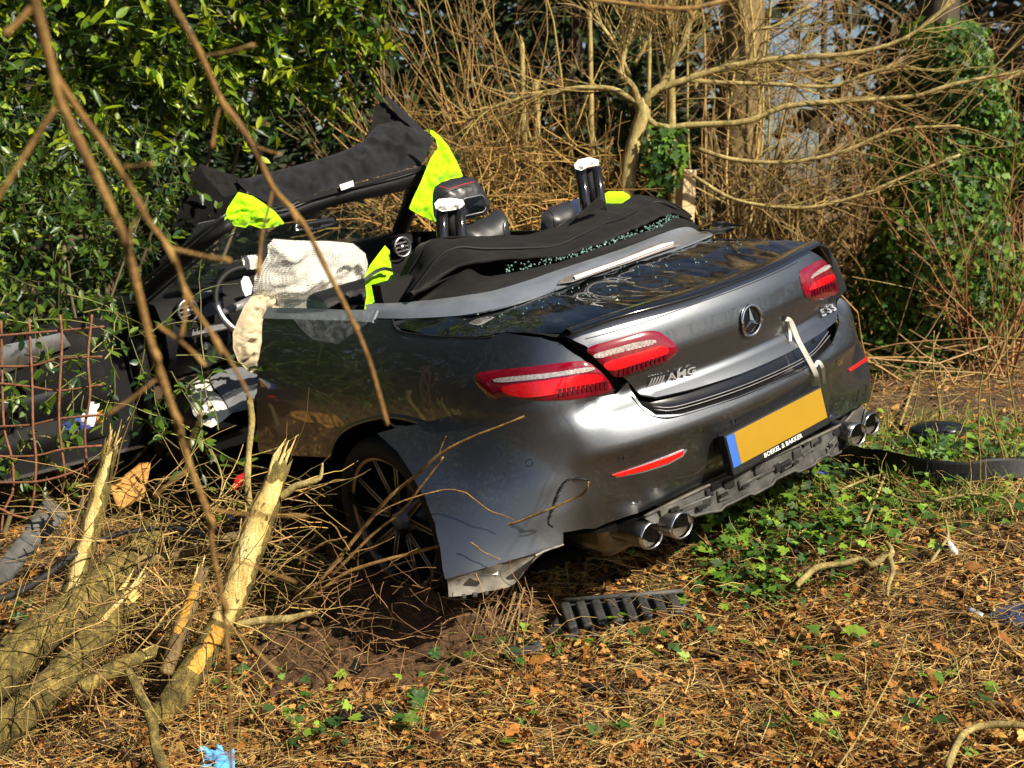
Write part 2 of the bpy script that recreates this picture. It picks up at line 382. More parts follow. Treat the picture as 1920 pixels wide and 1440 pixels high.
clothmat('hi_vis', (.33, .72, .004), 400, .7, .14); clothmat('blue_glove', (.10, .36, .72), 300, .45, .12); clothmat('navy_cloth', (.02, .028, .06), 400, .9, .5)
mat('leather', (.009, .009, .010), .6, 0, .25, 180, bmp=.12, bd=.002, spec=.25)
mat('leather_grey', (.02, .0205, .024), .40, 0, .2, 180, bmp=.12, bd=.002)
mat('red_stitch', (.40, .02, .02), .7); mat('screen', (.006, .007, .012), .06, 0, .1, 10, coat=1); mat('button_grey', (.20, .20, .21), .4, .3)
mat('interior_black', (.006, .006, .0065), .7, 0, .4, 50, spec=.2); mat('red_plastic', (.55, .01, .015), .25, 0, .1, 20, coat=.5)
mat('white_plastic', (.70, .72, .74), .35, 0, .12, 20); mat('blue_plastic', (.05, .08, .35), .4, 0, .7, 9); mat('orange_plastic', (.75, .28, .02), .4)
mat('aluminium', (.55, .56, .58), .35, 1, .2, 40)
mat('green_leaf_card', (.20, .60, .02), .5)
# netting of the curtain airbag: threads with holes between them
m, t, b = nodes('airbag_net'); b.inputs['Base Color'].default_value = (.74, .73, .67, 1); b.inputs['Roughness'].default_value = .85
uvn = t.nodes.new('ShaderNodeAttribute'); uvn.attribute_name = 'Col'; sp = t.nodes.new('ShaderNodeSeparateXYZ'); t.links.new(uvn.outputs['Vector'], sp.inputs[0])
def _thread(o):
    a = t.nodes.new('ShaderNodeMath'); a.operation = 'MULTIPLY'; a.inputs[1].default_value = 100; t.links.new(o, a.inputs[0])
    f = t.nodes.new('ShaderNodeMath'); f.operation = 'FRACT'; t.links.new(a.outputs[0], f.inputs[0])
    g = t.nodes.new('ShaderNodeMath'); g.operation = 'LESS_THAN'; g.inputs[1].default_value = .33; t.links.new(f.outputs[0], g.inputs[0]); return g.outputs[0]
mxm = t.nodes.new('ShaderNodeMath'); mxm.operation = 'MAXIMUM'; t.links.new(_thread(sp.outputs[0]), mxm.inputs[0]); t.links.new(_thread(sp.outputs[1]), mxm.inputs[1])
mad = t.nodes.new('ShaderNodeMath'); mad.operation = 'MULTIPLY_ADD'; mad.inputs[1].default_value = .80; mad.inputs[2].default_value = .10; t.links.new(mxm.outputs[0], mad.inputs[0]); t.links.new(mad.outputs[0], b.inputs['Alpha'])
# clear film, glass
m, t, b = nodes('clear_film'); b.inputs['Base Color'].default_value = (.85, .88, .9, 1); b.inputs['Roughness'].default_value = .08; b.inputs['Alpha'].default_value = .06; b.inputs['Coat Weight'].default_value = 1
m, t, b = nodes('glass_green'); b.inputs['Base Color'].default_value = (.25, .42, .36, 1); b.inputs['Roughness'].default_value = .03; b.inputs['Alpha'].default_value = .45; b.inputs['Coat Weight'].default_value = 1
m, t, b = nodes('clear_glass'); b.inputs['Base Color'].default_value = (.6, .7, .68, 1); b.inputs['Roughness'].default_value = .02; b.inputs['Alpha'].default_value = .10
mat('glass_crumbs', (.18, .31, .29), .12, 0, .5, 300, coat=1)
# ground, bark, wood, rust
m, t, b = nodes('soil'); n = noise(t, 5, 10, .7); n2 = noise(t, 60, 8, .7)
mxc = t.nodes.new('ShaderNodeMix'); mxc.data_type = 'RGBA'; mxc.inputs[0].default_value = .5
t.links.new(ramp(t, n, [(.3, (.045, .024, .011)), (.55, (.10, .055, .022)), (.75, (.16, .095, .035))]), mxc.inputs[6]); t.links.new(ramp(t, n2, [(.35, (.02, .011, .006)), (.65, (.17, .10, .045))]), mxc.inputs[7])
t.links.new(mxc.outputs[2], b.inputs['Base Color']); b.inputs['Roughness'].default_value = .95; bump(t, b, n2, .8, .03)
m, t, b = nodes('mound_soil'); n2 = noise(t, 45, 9, .75)
t.links.new(ramp(t, n2, [(.3, (.035, .016, .006)), (.55, (.12, .060, .023)), (.75, (.22, .125, .05))]), b.inputs['Base Color']); b.inputs['Roughness'].default_value = .95; bump(t, b, n2, .9, .03)
def barkmat(name, c1, c2, c3, sc=14, stretch=(1, 1, .25), bs=.7):
    m, t, b = nodes(name); n = noise(t, sc, 9, .7, stretch=stretch); n2 = noise(t, sc*5, 6, .7)
    ad = t.nodes.new('ShaderNodeMath'); ad.operation = 'MULTIPLY_ADD'; ad.inputs[1].default_value = .35; t.links.new(n2, ad.inputs[0]); sb = t.nodes.new('ShaderNodeMath'); sb.operation = 'MULTIPLY'; sb.inputs[1].default_value = .68; t.links.new(n, sb.inputs[0]); t.links.new(sb.outputs[0], ad.inputs[2])
    t.links.new(ramp(t, ad.outputs[0], [(.36, c1), (.52, c2), (.68, c3)]), b.inputs['Base Color']); b.inputs['Roughness'].default_value = .85; bump(t, b, ad.outputs[0], bs, .02); return m
barkmat('bark_log', (.020, .016, .005), (.14, .105, .024), (.46, .34, .075), 34, (1, 1, .45), 1.0)
barkmat('bark_brown', (.05, .032, .015), (.17, .115, .045), (.36, .26, .10), 10)
barkmat('bark_small', (.08, .06, .02), (.30, .23, .075), (.56, .47, .20), 16)
barkmat('bark_dark', (.015, .011, .007), (.05, .037, .02), (.10, .075, .035), 12)
barkmat('raw_wood', (.30, .19, .05), (.62, .46, .15), (.82, .70, .36), 26, (1, 1, .12), .9)
barkmat('orange_wood', (.30, .13, .015), (.60, .30, .04), (.78, .48, .10), 22, (1, 1, .2), .7)
barkmat('plank', (.20, .085, .02), (.48, .23, .05), (.66, .38, .10), 10, (.12, 1, 1), .3)
barkmat('plank_pale', (.35, .24, .11), (.58, .44, .24), (.70, .58, .36), 10, (1, 1, .12), .3)
barkmat('rust', (.07, .028, .014), (.19, .075, .035), (.32, .14, .07), 60, (1, 1, 1), .4)
barkmat('twig_front', (.07, .035, .012), (.26, .14, .035), (.52, .34, .10), 26, (1, 1, .4), .8)
m, t, b = nodes('twig'); a = t.nodes.new('ShaderNodeAttribute'); a.attribute_name = 'Col'; t.links.new(a.outputs['Color'], b.inputs['Base Color']); b.inputs['Roughness'].default_value = .8; b.inputs['Specular IOR Level'].default_value = .25
leafmat('leaf_gloss', .36, .34, .4, (1.5, 1.3, .4)); leafmat('leaf_ivy', .50, .25, .3, (1.4, 1.25, .4)); leafmat('leaf_dead', .75, .15, .25); leafmat('needle', .6, .2, .3)
# ------------------------------------------------------------------ ground
nC = RC[:, 2]
def sclip(x, a, b, k=.7):
    return a+k*np.logaddexp(0, (x-a)/k)-k*np.logaddexp(0, (x-b)/k)
BUMPS = []
def gz(x, y, fine=True):
    x = np.asarray(x, float); y = np.asarray(y, float); k = np.clip((x-.2)/1.6, 0, 1); k = k*k*(3-2*k); xs = sclip(x, -3.5, 2.4, .4); ys = sclip(y, 1.0, 8.0)*(1-k)+sclip(y, 1.0, 5.6, .4)*k
    z = TC[2]-.03-(nC[0]*(xs-TC[0])+nC[1]*(ys-TC[1]))/nC[2]-.11*k*.5*np.logaddexp(0, (np.minimum(y, 10)-6.0)/.5)
    P = np.stack([x, y], -1)
    z = z+.035*nz(P, .45, 11, 2)*np.clip((np.hypot(x-.2, y-5.8)-1.6)/1.5, .25, 1)
    if fine: z = z+.010*nz(P, 3.0, 12, 3)
    for bx, by, h, r in BUMPS: z = z+h*np.exp(-((x-bx)**2+(y-by)**2)/r**2)
    return z
def G(u, v, up=0):
    "point of the ground under a pixel"
    d = ray(u, v); t = np.linspace(1.2, 30, 1500); p = CAM+t[:, None]*d; below = p[:, 2] < gz(p[:, 0], p[:, 1], False)
    i = int(np.argmax(below)) if below.any() else 1499; a, b = t[max(i-1, 0)], t[i]
    for _ in range(18):
        k = (a+b)/2; q = CAM+k*d
        if q[2] < gz(q[0], q[1], False): b = k
        else: a = k
    q = CAM+b*d; q[2] = gz(q[0], q[1])+up; return q
for (u, v, h, r) in ((690, 1130, .10, .17), (760, 1185, .09, .14), (620, 1140, .05, .2), (900, 1110, -.05, .15), (1000, 1120, .05, .14), (100, 1180, .04, .4), (1800, 900, .05, .5), (830, 1260, -.03, .2)):
    p = G(u, v); BUMPS.append((p[0], p[1], h, r))
def axis(lo, hi, fine, c0, c1):
    a = list(np.arange(c0, c1, fine)); s = fine
    while a[-1] < hi: s *= 1.18; a.append(a[-1]+s)
    b = []; s = fine; q = c0
    while q > lo: s *= 1.18; q -= s; b.append(q)
    return np.array(b[::-1]+a)
gx = axis(-600, 600, .03, -3, 3.6); gy = axis(-600, 900, .03, 2.2, 8.5); X, Y = np.meshgrid(gx, gy, indexing='ij')
mk('ground', np.stack([X, Y, gz(X, Y)], -1).reshape(-1, 3), gridf(len(gx), len(gy)), 'soil', kind='structure', world=True)
# ------------------------------------------------------------------ the car
car = empty('wrecked_convertible', tuple(TC), 'crashed dark grey convertible with its soft top cut away and driver side torn open', 'car')
car.matrix_world = Matrix.Translation(Vector(TC)) @ Matrix(RC.tolist()).to_4x4()
CP = car
# --- quarter panel (left) and its mirror on the far side
qp = [(495,591),(491,640),(483,720),(481,790),(486,850),(560,855),(622,858),(628,838),(640,815),(665,797),(700,786),(740,783),(790,795),(830,815),(900,800),(960,768),(1060,762),(1163,742)] + z1((680,735),(640,668),(545,592),(455,530),(380,508),(235,489)) + z3((660,982),(620,993),(350,985),(190,962),(160,930),(152,906)) + [(640,596),(560,593)]
qs = onB(qp)
quarter = patch('quarter_panel', None, B, 'paint', CP, .035, .006, onto=qs)
quarter['label'] = 'glossy dark left quarter panel'
right = [(-s, min(z, .955) if abs(s) < 2.0 else z) for s, z in qs]
patch('quarter_panel', None, B, 'paint', CP, .06, .006, onto=right)
pg_ = resample([B(s, z, .001) for s, z in onB(z3((152,900),(160,935),(190,962),(260,976),(350,986),(480,992),(620,994),(660,983)))], 40); mk('panel_gap', *tube(pg_, .0028, 5), 'dark_hole', quarter)
# crease of the wheel arch lip
arch = onB([(622,860),(626,840),(638,816),(664,797),(700,785),(742,781),(792,793),(830,813)])
P = B(*resample(arch, 40).T, .004); mk('arch_lip', *tube(P, .009, 6), 'paint', quarter)
# far side and front of the shell, mostly hidden
def shell(name, s0, s1, z0, z1_, m='paint', n=24):
    S, Z = np.meshgrid(np.linspace(s0, s1, n), np.linspace(z0, z1_, 10), indexing='ij'); P = B(S, Z).reshape(-1, 3)
    return mk(name, *solid(P, [tuple(f) for f in gridf(n, 10)], .006, np.array([0, 2.4, .5])), m, CP)
shell('door_panel', 2.55, 3.75, .36, 1.0); shell('front_fender', 3.8, 4.4, .62, .95); shell('front_fender', -4.4, -3.85, .62, .95)
shell('side_sill', 2.0, 3.9, .22, .36, 'black_plastic'); shell('side_sill', -3.9, -1.96, .22, .36, 'black_gloss')
bn = np.array([[(x, y, .93+.06*math.cos(x*1.5)-.10*max(0, y-3.6)**1.3+.02*math.sin(9*x+5*y)) for x in np.linspace(-.8, .8, 15)] for y in np.linspace(3.35, 4.75, 15)])
mk('bonnet', *solid(bn.reshape(-1, 3), [tuple(f) for f in gridf(15, 15)], .01, np.array([0, 3.9, 3])), 'paint', CP)
mk('front_end', *solid(np.array([[(x, 4.6+.1*math.cos(2*x)-.25*abs(x)**3, z) for x in np.linspace(-.85, .85, 15)] for z in np.linspace(.25, .85, 6)]).reshape(-1, 3), [tuple(f) for f in gridf(6, 15)], .01, np.array([0, 8, .5])), 'black_plastic', CP)
fl = np.array([[(x, y, .20+.02*math.cos(6*x)) for x in np.linspace(-.78, .78, 9)] for y in (.45, .8, 1.6, 2.4, 3.2, 4.4)])
mk('floor_pan', *solid(fl.reshape(-1, 3), [tuple(f) for f in gridf(6, 9)], .03, np.array([0, 2, 5])), 'liner', CP)
mk('boot_wall', *box((0, 1.02, .55), (1.45, .04, .75)), 'liner', CP, smooth=False)
mk('boot_floor', *box((0, .62, .40), (1.2, .75, .03)), 'liner', CP, smooth=False)
# --- wheels
def wheel(parent, side):
    w0 = bpy.data.objects.new('wheel', None); return w0
TH = np.linspace(0, 2*np.pi, 56, endpoint=False)
def lathe(prof, n=56):
    "profile of (radius, x) about the x axis"
    pr = np.asarray(prof, float); V = np.stack([np.broadcast_to(pr[:, 1, None], (len(pr), n)), pr[:, 0, None]*np.cos(np.linspace(0, 2*np.pi, n, endpoint=False)), pr[:, 0, None]*np.sin(np.linspace(0, 2*np.pi, n, endpoint=False))], -1)
    return V.reshape(-1, 3), [tuple(f) for f in gridf(len(pr), n, True)]
tyV, tyF = lathe([(.255,-.09),(.262,-.115),(.29,-.125),(.318,-.118),(.333,-.095),(.335,-.05),(.329,-.045),(.335,-.04),(.335,0),(.329,.005),(.335,.01),(.335,.095),(.318,.118),(.26,.11),(.25,.09)])
rimV, rimF = lathe([(.256,-.098),(.262,-.106),(.256,-.108),(.247,-.098),(.243,-.07),(.235,-.02),(.23,.09)])
barV, barF = lathe([(.235,-.03),(.228,-.02),(.222,.08)])
lipV, lipF = lathe([(.247,-.1035),(.258,-.1095),(.262,-.1045)])
dskV, dskF = lathe([(.05,.0),(.165,.0),(.168,.012),(.165,.024),(.05,.024)])
hubV, hubF = lathe([(.001,-.092),(.030,-.092),(.034,-.086),(.034,-.05),(.07,-.04),(.075,.02)], 32)
sv = MB()
for k in range(10):
    a0 = k//2*2*np.pi/5+(.16 if k % 2 else -.16)+.35; a1 = a0+(.12 if k % 2 else -.12)
    for (ra, rb) in ((.06, .246),):
        Pq = [np.array([x, r*math.cos(a)+wd*-math.sin(a), r*math.sin(a)+wd*math.cos(a)]) for r, a, x, wd in ((ra, a0, -.072, -.011), (ra, a0, -.072, .011), (rb, a1, -.092, .009), (rb, a1, -.092, -.009))]
        Q = np.array(Pq+[p+np.array([.03, 0, 0]) for p in Pq]); sv.add(Q, [(0,1,2,3),(7,6,5,4),(0,4,5,1),(1,5,6,2),(2,6,7,3),(3,7,4,0)])
svV, svF = np.vstack(sv.v), sv.f
ev = MB()
for k in range(10):
    a0 = k//2*2*np.pi/5+(.16 if k % 2 else -.16)+.35; a1 = a0+(.12 if k % 2 else -.12)
    for sg in (-1, 1):
        q = np.array([[-.0745, .07*math.cos(a0)-sg*.010*math.sin(a0), .07*math.sin(a0)+sg*.010*math.cos(a0)], [-.094, .245*math.cos(a1)-sg*.008*math.sin(a1), .245*math.sin(a1)+sg*.008*math.cos(a1)]]); ev.add(*tube(q, .0032, 5))
evV, evF = np.vstack(ev.v), ev.f
def put_wheel(c, flip):
    w0 = bpy.data.objects.new('wheel', None); C.objects.link(w0); w0.parent = CP; w0.location = c; w0.rotation_euler = (0, 0, math.pi if flip else 0)
    for nm, V, Fq, mm in (('tyre', tyV, tyF, 'rubber'), ('rim', rimV, rimF, 'rim_black'), ('rim_barrel', barV, barF, 'dark_hole'), ('rim_edge', lipV, lipF, 'rim_gold'), ('brake_disc', dskV, dskF, 'chrome_dirty'), ('spokes', svV, svF, 'rim_black'), ('spoke_edges', evV, evF, 'rim_gold'), ('hub_cap', hubV, hubF, 'button_grey')):
        mk(nm, V, Fq, mm, w0, smooth=nm not in ('spokes',))
    return w0
put_wheel((-.80, 1.11, .275), False); put_wheel((.80, 1.10, .33), True); put_wheel((.79, 3.95, .32), True); put_wheel((-.79, 3.95, .30), False)
# wheel house
for sd in (-1, 1):
    a = np.linspace(-.25, np.pi+.25, 24); xs = np.array([.915, .80, .62, .55])*sd
    V = np.array([[(x, 1.10+(.40 if k < 3 else .30)*math.cos(t), .30+(.40 if k < 3 else .3)*math.sin(t)) for t in a] for k, x in enumerate(xs)])
    mk('wheel_house', *solid(V.reshape(-1, 3), [tuple(f) for f in gridf(4, 24)], .004, np.array([sd*.8, 1.1, .3])), 'liner', CP)
# --- lid surface, tail
deck_out = z3((160,907),(250,908),(500,893),(700,853),(1000,752),(1300,650),(1580,557),(1745,492)) + [(1372,450)] + z1((1280,118),(1400,112),(1478,122),(1300,222),(1000,328),(700,412),(470,492),(380,502),(240,490)) + z3((660,982),(620,991),(350,983),(190,958),(162,928))
def deckdent(P, V, dd):
    P = P.copy(); P[:, 2] += .006*nz(P[:, :2], 1.6, 5, 2)+.0035*nz(P[:, :2]*[1, .6], 4.5, 9, 2)
    for (u, v, a_, wl) in ((1222, 528, .0016, .055), (1300, 520, .0012, .06), (1180, 545, .0010, .05)):
        c = onD([(u, v)])[0]; r = np.hypot((P[:, 0]-c[0]), (P[:, 1]-c[1])*.6); P[:, 2] += a_*np.sin(r*6.283/wl)*np.exp(-r/.16)
    return P
deck = patch('boot_deck', deck_out, Dk, 'deck_dark_reflection', CP, .014, .006, post=deckdent)
deck['label'] = 'rippled boot deck in body paint, dark reflections put into its near-black colour'
# silver belt trim with the clear third brake light
top = z3((20,868),(60,862),(180,860),(400,840),(600,812),(700,790),(860,740),(1000,690),(1300,590),(1600,480),(1690,450)); bot = z3((30,905),(90,906),(250,906),(500,890),(700,850),(860,800),(1000,750),(1300,648),(1580,555),(1735,492),(1750,484))
rt = [Dk(*q, .030) for q in onD(top)]; rb = [Dk(*q, .006) for q in onD(bot)]
mid = [(np.array(a)*.45+np.array(b)*.55)+[0, 0, .010] for a, b in zip(resample(rt, 30), resample(rb, 30))]
trim = loft([rt, mid, rb], 'trim_silver', 'belt_trim', CP, .006, 70, 4)
# trim of the left window sill towards the front
sill = [(495,583),(560,585),(640,588),(700,588)]; sb = [(493,596),(560,598),(640,600),(700,603)]
loft([[B(s, z, -.02)+[0, 0, .01] for s, z in onB(sill)], [B(s, z, .006) for s, z in onB(sb)]], 'trim_silver', 'window_sill_trim', CP, .01, 30, 3)
bl = z3((985,752),(1000,730),(1030,712),(1100,680),(1300,610),(1500,545),(1590,540),(1585,556),(1300,655),(1050,742)); patch('brake_light', bl, Dk, 'lamp_clear', trim, .02, .004, off=.022)
lb = z3((1060,722),(1500,560),(1560,548),(1555,556),(1500,575),(1070,736)); patch('light_band', lb, Dk, 'white_plastic', trim, .02, .003, off=.027)
# lid face below the lip
face_out = z1((478,503),(700,432),(1000,352),(1300,236),(1478,150),(1530,182),(1580,260),(1604,330),(1596,400),(1588,440),(1500,506),(1400,566),(1200,655),(1000,718),(850,752),(790,742),(735,685),(700,655),(640,598),(560,540),(500,512))
lid = patch('boot_lid', face_out, B, 'paint', CP, .018, .008)
# spoiler lip: wedge between deck edge and lid face
e0 = [Dk(*q, .004) for q in onD(z1((470,490),(700,402),(1000,308),(1300,200),(1476,120)))]
e1 = [np.array(p)+[0, -.035, .012] for p in [B(s, z, .018) for s, z in onB(z1((478,497),(700,424),(1000,340),(1300,226),(1476,142)))]]
e2 = [B(s, z, .004) for s, z in onB(z1((480,503),(700,434),(1000,354),(1300,238),(1474,152)))]
eb = [np.array(p)*.5+np.array(q)*.5+[0, 0, .012] for p, q in zip(e0, e1)]
loft([e0, eb, e1, e2], 'black_gloss', 'spoiler_lip', lid, .005, 50, 3)
# shut line gap between quarter and lid: dark channel
gp = z1((236,489),(380,500),(470,503),(560,545),(640,600),(722,690),(728,728),(690,735),(640,660),(560,575),(480,520),(380,506))
patch('shut_gap', gp, B, 'dark_hole', lid, .03, .002, off=-.03)
crk = [B(s, z, .006) for s, z in onB(z1((500,352),(700,430),(1000,520)) )]
# swage line on the lid
lz = resample(onB(z1((560,515),(800,447),(1000,375),(1300,262),(1430,200))), 30); mk('swage_line', *tube(B(lz[:, 0], lz[:, 1], -.0005), .0018, 5), 'black_plastic', lid)
# --- lamps
def lamp(parent, out, clear, bright, ribs, lab):
    o = patch('tail_lamp', chaikin(out), B, 'lamp_red', parent, .012, .012, off=.010, post=lambda P, V, dd: P-(P-B(V[:, 0], V[:, 1]))*np.exp(-dd/.008)[:, None]*.8)
    o['label'] = lab
    if clear: patch('clear_strip', chaikin(clear, 1), B, 'lamp_clear', o, .008, .003, off=.0115, post=lambda P, V, dd: P+[0, -.002, 0]*np.sign(np.sin(V[:, :1]*400)))
    if bright: patch('sunlit_red_lens', chaikin(bright), B, 'lamp_sunlit_red', o, .015, .003, off=.0112)
    for r in ribs: patch('lens_rib', r, B, 'lamp_deep', o, .02, .003, off=.0130)
    return o
def ribs(a, b, n, w, h): # px strips from a to b
    out = []
    for k in range(n):
        t = (k+.5)/n; x = a[0]+(b[0]-a[0])*t; y = a[1]+(b[1]-a[1])*t; out.append(z1((x-w, y-h), (x+w, y-h-w*.4), (x+w+2, y+h-w*.4), (x-w+2, y+h)))
    return out
lamp(quarter, z1((105,672),(112,655),(150,645),(350,625),(540,600),(580,610),(640,660),(677,716),(660,735),(560,757),(450,766),(330,766),(232,746),(190,766),(150,735),(115,697)),
     z1((188,672),(300,660),(450,645),(590,622),(602,640),(460,662),(320,680),(200,690)), z1((212,702),(400,680),(610,648),(640,680),(560,712),(430,738),(330,752),(240,738)), ribs((450,730), (650,700), 11, 6, 15), 'left rear lamp on the quarter panel')
lamp(lid, z1((550,550),(700,510),(840,470),(900,508),(940,545),(937,575),(880,612),(780,647),(690,677),(660,652),(600,592)),
     z1((583,575),(680,548),(760,525),(845,512),(842,532),(760,552),(680,572),(604,594)), z1((620,612),(700,588),(800,560),(870,535),(905,560),(860,590),(780,612),(660,650)), ribs((690,655), (890,590), 11, 6, 16), 'left rear lamp on the boot lid')
lamp(lid, z1((1433,242),(1450,225),(1530,182),(1555,210),(1585,262),(1596,320),(1580,345),(1500,357),(1470,350),(1452,325)),
     z1((1468,272),(1490,240),(1545,207),(1558,222),(1500,252)), z1((1462,318),(1480,285),(1560,245),(1575,262),(1572,275),(1480,312)), ribs((1475,330), (1575,295), 9, 4, 13), 'right rear lamp')
# --- emblem and lettering
def surf_frame(px, su=1):
    s, z = onB([px])[0]; return (s, z)
s0, zz0 = surf_frame((1406.5, 600.7))
def onface(s0, z0, off, tilt=0):
    ct, st = math.cos(tilt), math.sin(tilt)
    return lambda x, y, e: B(s0+x*ct-y*st, z0+x*st+y*ct, off+e)
em = MB(); a = np.linspace(0, 2*np.pi, 48)
em.add(*tube(onface(s0, zz0, .010)(.052*np.cos(a), .052*np.sin(a), 0*a), .0052, 8, False))
for k in range(3):
    t = math.pi/2+k*2*math.pi/3; tip = (.051*math.cos(t), .051*math.sin(t)); l = (.0105*math.cos(t+1.047), .0105*math.sin(t+1.047)); r = (.0105*math.cos(t-1.047), .0105*math.sin(t-1.047))
    f = onface(s0, zz0, 0); V = [f(tip[0], tip[1], .008), f(l[0], l[1], .008), f(r[0], r[1], .008), f(0, 0, .018)]; em.add(V, [(0,1,3),(0,3,2),(1,2,3)])
em.build('star_emblem', 'chrome', lid, smooth=False)
dk = np.linspace(0, 2*np.pi, 40, endpoint=False); mk('emblem_backing', *solid(np.vstack([onface(s0, zz0, .004)(.05*np.cos(dk), .05*np.sin(dk), 0*dk), onface(s0, zz0, .004)(np.zeros(1), np.zeros(1), np.zeros(1))]), [(i, (i+1) % 40, 40) for i in range(40)], .003, OC), 'black_gloss', lid)
p0 = np.array(onB(z1((815,690)))[0]); p1 = np.array(onB(z1((1003,640)))[0]); d = p1-p0; L = np.linalg.norm(d); tl = math.atan2(d[1], d[0]); c0 = (p0+p1)/2
text('lettering', 'AMG', .034, .002, 'badge_silver', lid, onface(*(c0+d*.20), .010, tl), fit=L*.62)
sl5 = MB()
for k in range(5):
    c = p0+d*(.04+.062*k); f = onface(c[0], c[1], .008, tl); h = .012; w_ = .0026; V = [f(np.array(x), np.array(y), np.array(e)) for e in (0, .003) for x, y in ((-w_-.006, -h), (w_-.006, -h), (w_+.006, h), (-w_+.006, h))]; sl5.add(V, [(4,5,6,7),(0,1,5,4),(1,2,6,5),(2,3,7,6),(3,0,4,7)])
sl5.build('slanted_bars', 'badge_silver', lid, smooth=False)
p0 = np.array(onB(z1((1510,412)))[0]); p1 = np.array(onB(z1((1572,382)))[0]); d = p1-p0
text('lettering', 'E 53', .036, .002, 'badge_silver', lid, onface(*((p0+p1)/2), .010, math.atan2(d[1], d[0])), fit=.15)
# --- bumper skin with the torn flap
bump_out = [(710,812),(740,803),(800,792),(860,776),(905,763),(926,748)] + z1((232,752),(330,772),(450,772),(560,762),(690,738),(735,690),(752,730),(795,788),(850,825),(950,822),(1200,745),(1400,660),(1500,605),(1570,535),(1600,440),(1604,345),(1640,370),(1700,460),(1722,560),(1728,680),(1728,770),(1600,835),(1540,862),(1400,928),(1130,1062),(960,1140),(780,1225),(600,1290),(470,1305)) + z5((1553,945),(1552,1000),(1230,1100),(860,1205),(845,1150),(830,1020),(800,880),(740,720),(660,580),(580,460),(460,352))
bumper = patch('bumper_skin', bump_out, Bflap, 'paint_bumper', CP, .022, .006)
bumper['label'] = 'grey rear bumper skin with its left end torn loose'
# flange hanging below the flap
fo = onB(z5((862,1206),(1050,1155),(1230,1102),(1552,1002)), Bflap); up = [Bflap(s, z, -.004) for s, z in fo]
pts_low = z5((880,1312),(1060,1290),(1262,1235),(1385,1060)); lo_ = [hitf(u, v, lambda x, z, y0=p[1], x0=p[0]: y0+.02+(x-x0)*.2) for (u, v), p in zip(pts_low, up)]
loft([up, [np.array(a)*.5+np.array(b)*.5+[.01, .01, 0] for a, b in zip(up, lo_)], lo_], 'dirty_plastic', 'torn_flange', bumper, .005, 40, 3, wr=.006)
for u, v, w_, h_ in ((925,1072,.03,.02),(940,1069,.012,.010),(905,1078,.05,.006),(975,1058,.03,.012),(890,1115,.015,.012),(870,1118,.012,.012),(912,1112,.012,.01)):
    c = hitf(u, v, lambda x, z: up[1][1]-.012+(x-up[1][0])*.2); bevel(mk('torn_clip', *box(c, (w_, .012, h_), R3(math.radians(-35), 0, .2)), 'white_plastic' if v < 1075 and w_ != .05 else 'grey_plastic', bumper, smooth=False), .002)

# filler behind the flap
cl = [B(s, z, -.02) for s, z in onB([(930,1020),(1000,1045),(1060,1010),(1160,1000)])]; cu = [B(s, z, -.03) for s, z in onB([(940,960),(1000,960),(1060,960),(1160,960)])]
loft([cu, cl], 'liner', 'inner_skin', bumper, .004, 20)
S_, Z_ = np.meshgrid(np.linspace(-.86, .86, 40), np.linspace(.62, .97, 8), indexing='ij'); mk('inner_tail', *solid(B(S_, Z_, -.07).reshape(-1, 3), [tuple(f) for f in gridf(40, 8)], .004, OC), 'liner', CP)
# step on top of the bumper
stop = z1((735,700),(790,748),(850,754),(1000,720),(1200,657),(1400,568),(1500,507),(1588,438)); sbot = z1((745,735),(792,798),(850,832),(950,828),(1200,748),(1400,663),(1500,608),(1574,535))
st = [B(s, z, -.035) for s, z in onB(stop)]; sb2 = [B(s, z, .002) for s, z in onB(sbot)]
step = loft([st, [np.array(a)*.5+np.array(b)*.5+[0, .012, -.008] for a, b in zip(resample(st, 12), resample(sb2, 12))], sb2], 'black_gloss', 'bumper_step', CP, .006, 60, 4)
for k, pts in enumerate((z1((845,800),(950,797),(1200,718),(1400,632),(1500,572),(1566,490)), z1((850,812),(950,810),(1200,731),(1400,645),(1500,585),(1572,505)))):
    P = resample([B(s, z, -.008) for s, z in onB(pts)], 50)+[0, 0, .006]; mk('step_line', *tube(P, .0018, 6), 'button_grey', step)
# crease under the bulge, reflectors, sensors
cz = resample(onB(z1((250,985),(420,975),(680,970),(900,930),(1130,880),(1400,760),(1640,640)), Bflap), 60)
for out, lab in ((z1((672,1070),(800,1030),(900,995),(962,968),(958,988),(900,1020),(800,1052),(700,1076)), 'left red reflector'), (z1((1635,640),(1720,568),(1718,592),(1690,615),(1640,648)), 'right red reflector')):
    o = patch('reflector', out, Bflap, 'reflector', bumper, .015, .006, off=.005); o['label'] = lab
patch('reflector_rim', z1((672,1071),(962,966),(978,968),(960,995),(900,1028),(800,1060),(690,1082)), Bflap, 'trim_silver', bumper, .015, .003, off=.002)
for p in ((708,1000),(1168,852),(333,1020),(1535,665)):
    s, z = onB(z1(p), Bflap)[0]; P = np.array([Bflap(s+.0105*math.cos(t), z+.0105*math.sin(t), .001) for t in np.linspace(0, 6.2832, 24)]); mk('parking_sensor', *tube(P, .0014, 5, False), 'black_plastic', bumper)
s, z = onB(z1((1690,735)), Bflap)[0]; mk('tow_cover', *tube(np.array([Bflap(s+.03*np.sign(math.cos(t))*abs(math.cos(t))**.6, z+.03*np.sign(math.sin(t))*abs(math.sin(t))**.6, .0005) for t in np.linspace(0, 6.2832, 28)]), .0012, 5, False), 'black_plastic', bumper)
patch('bumper_badge', z1((1588,605),(1612,592),(1614,615),(1592,626)), Bflap, 'chrome', bumper, .02, .003, off=.003)
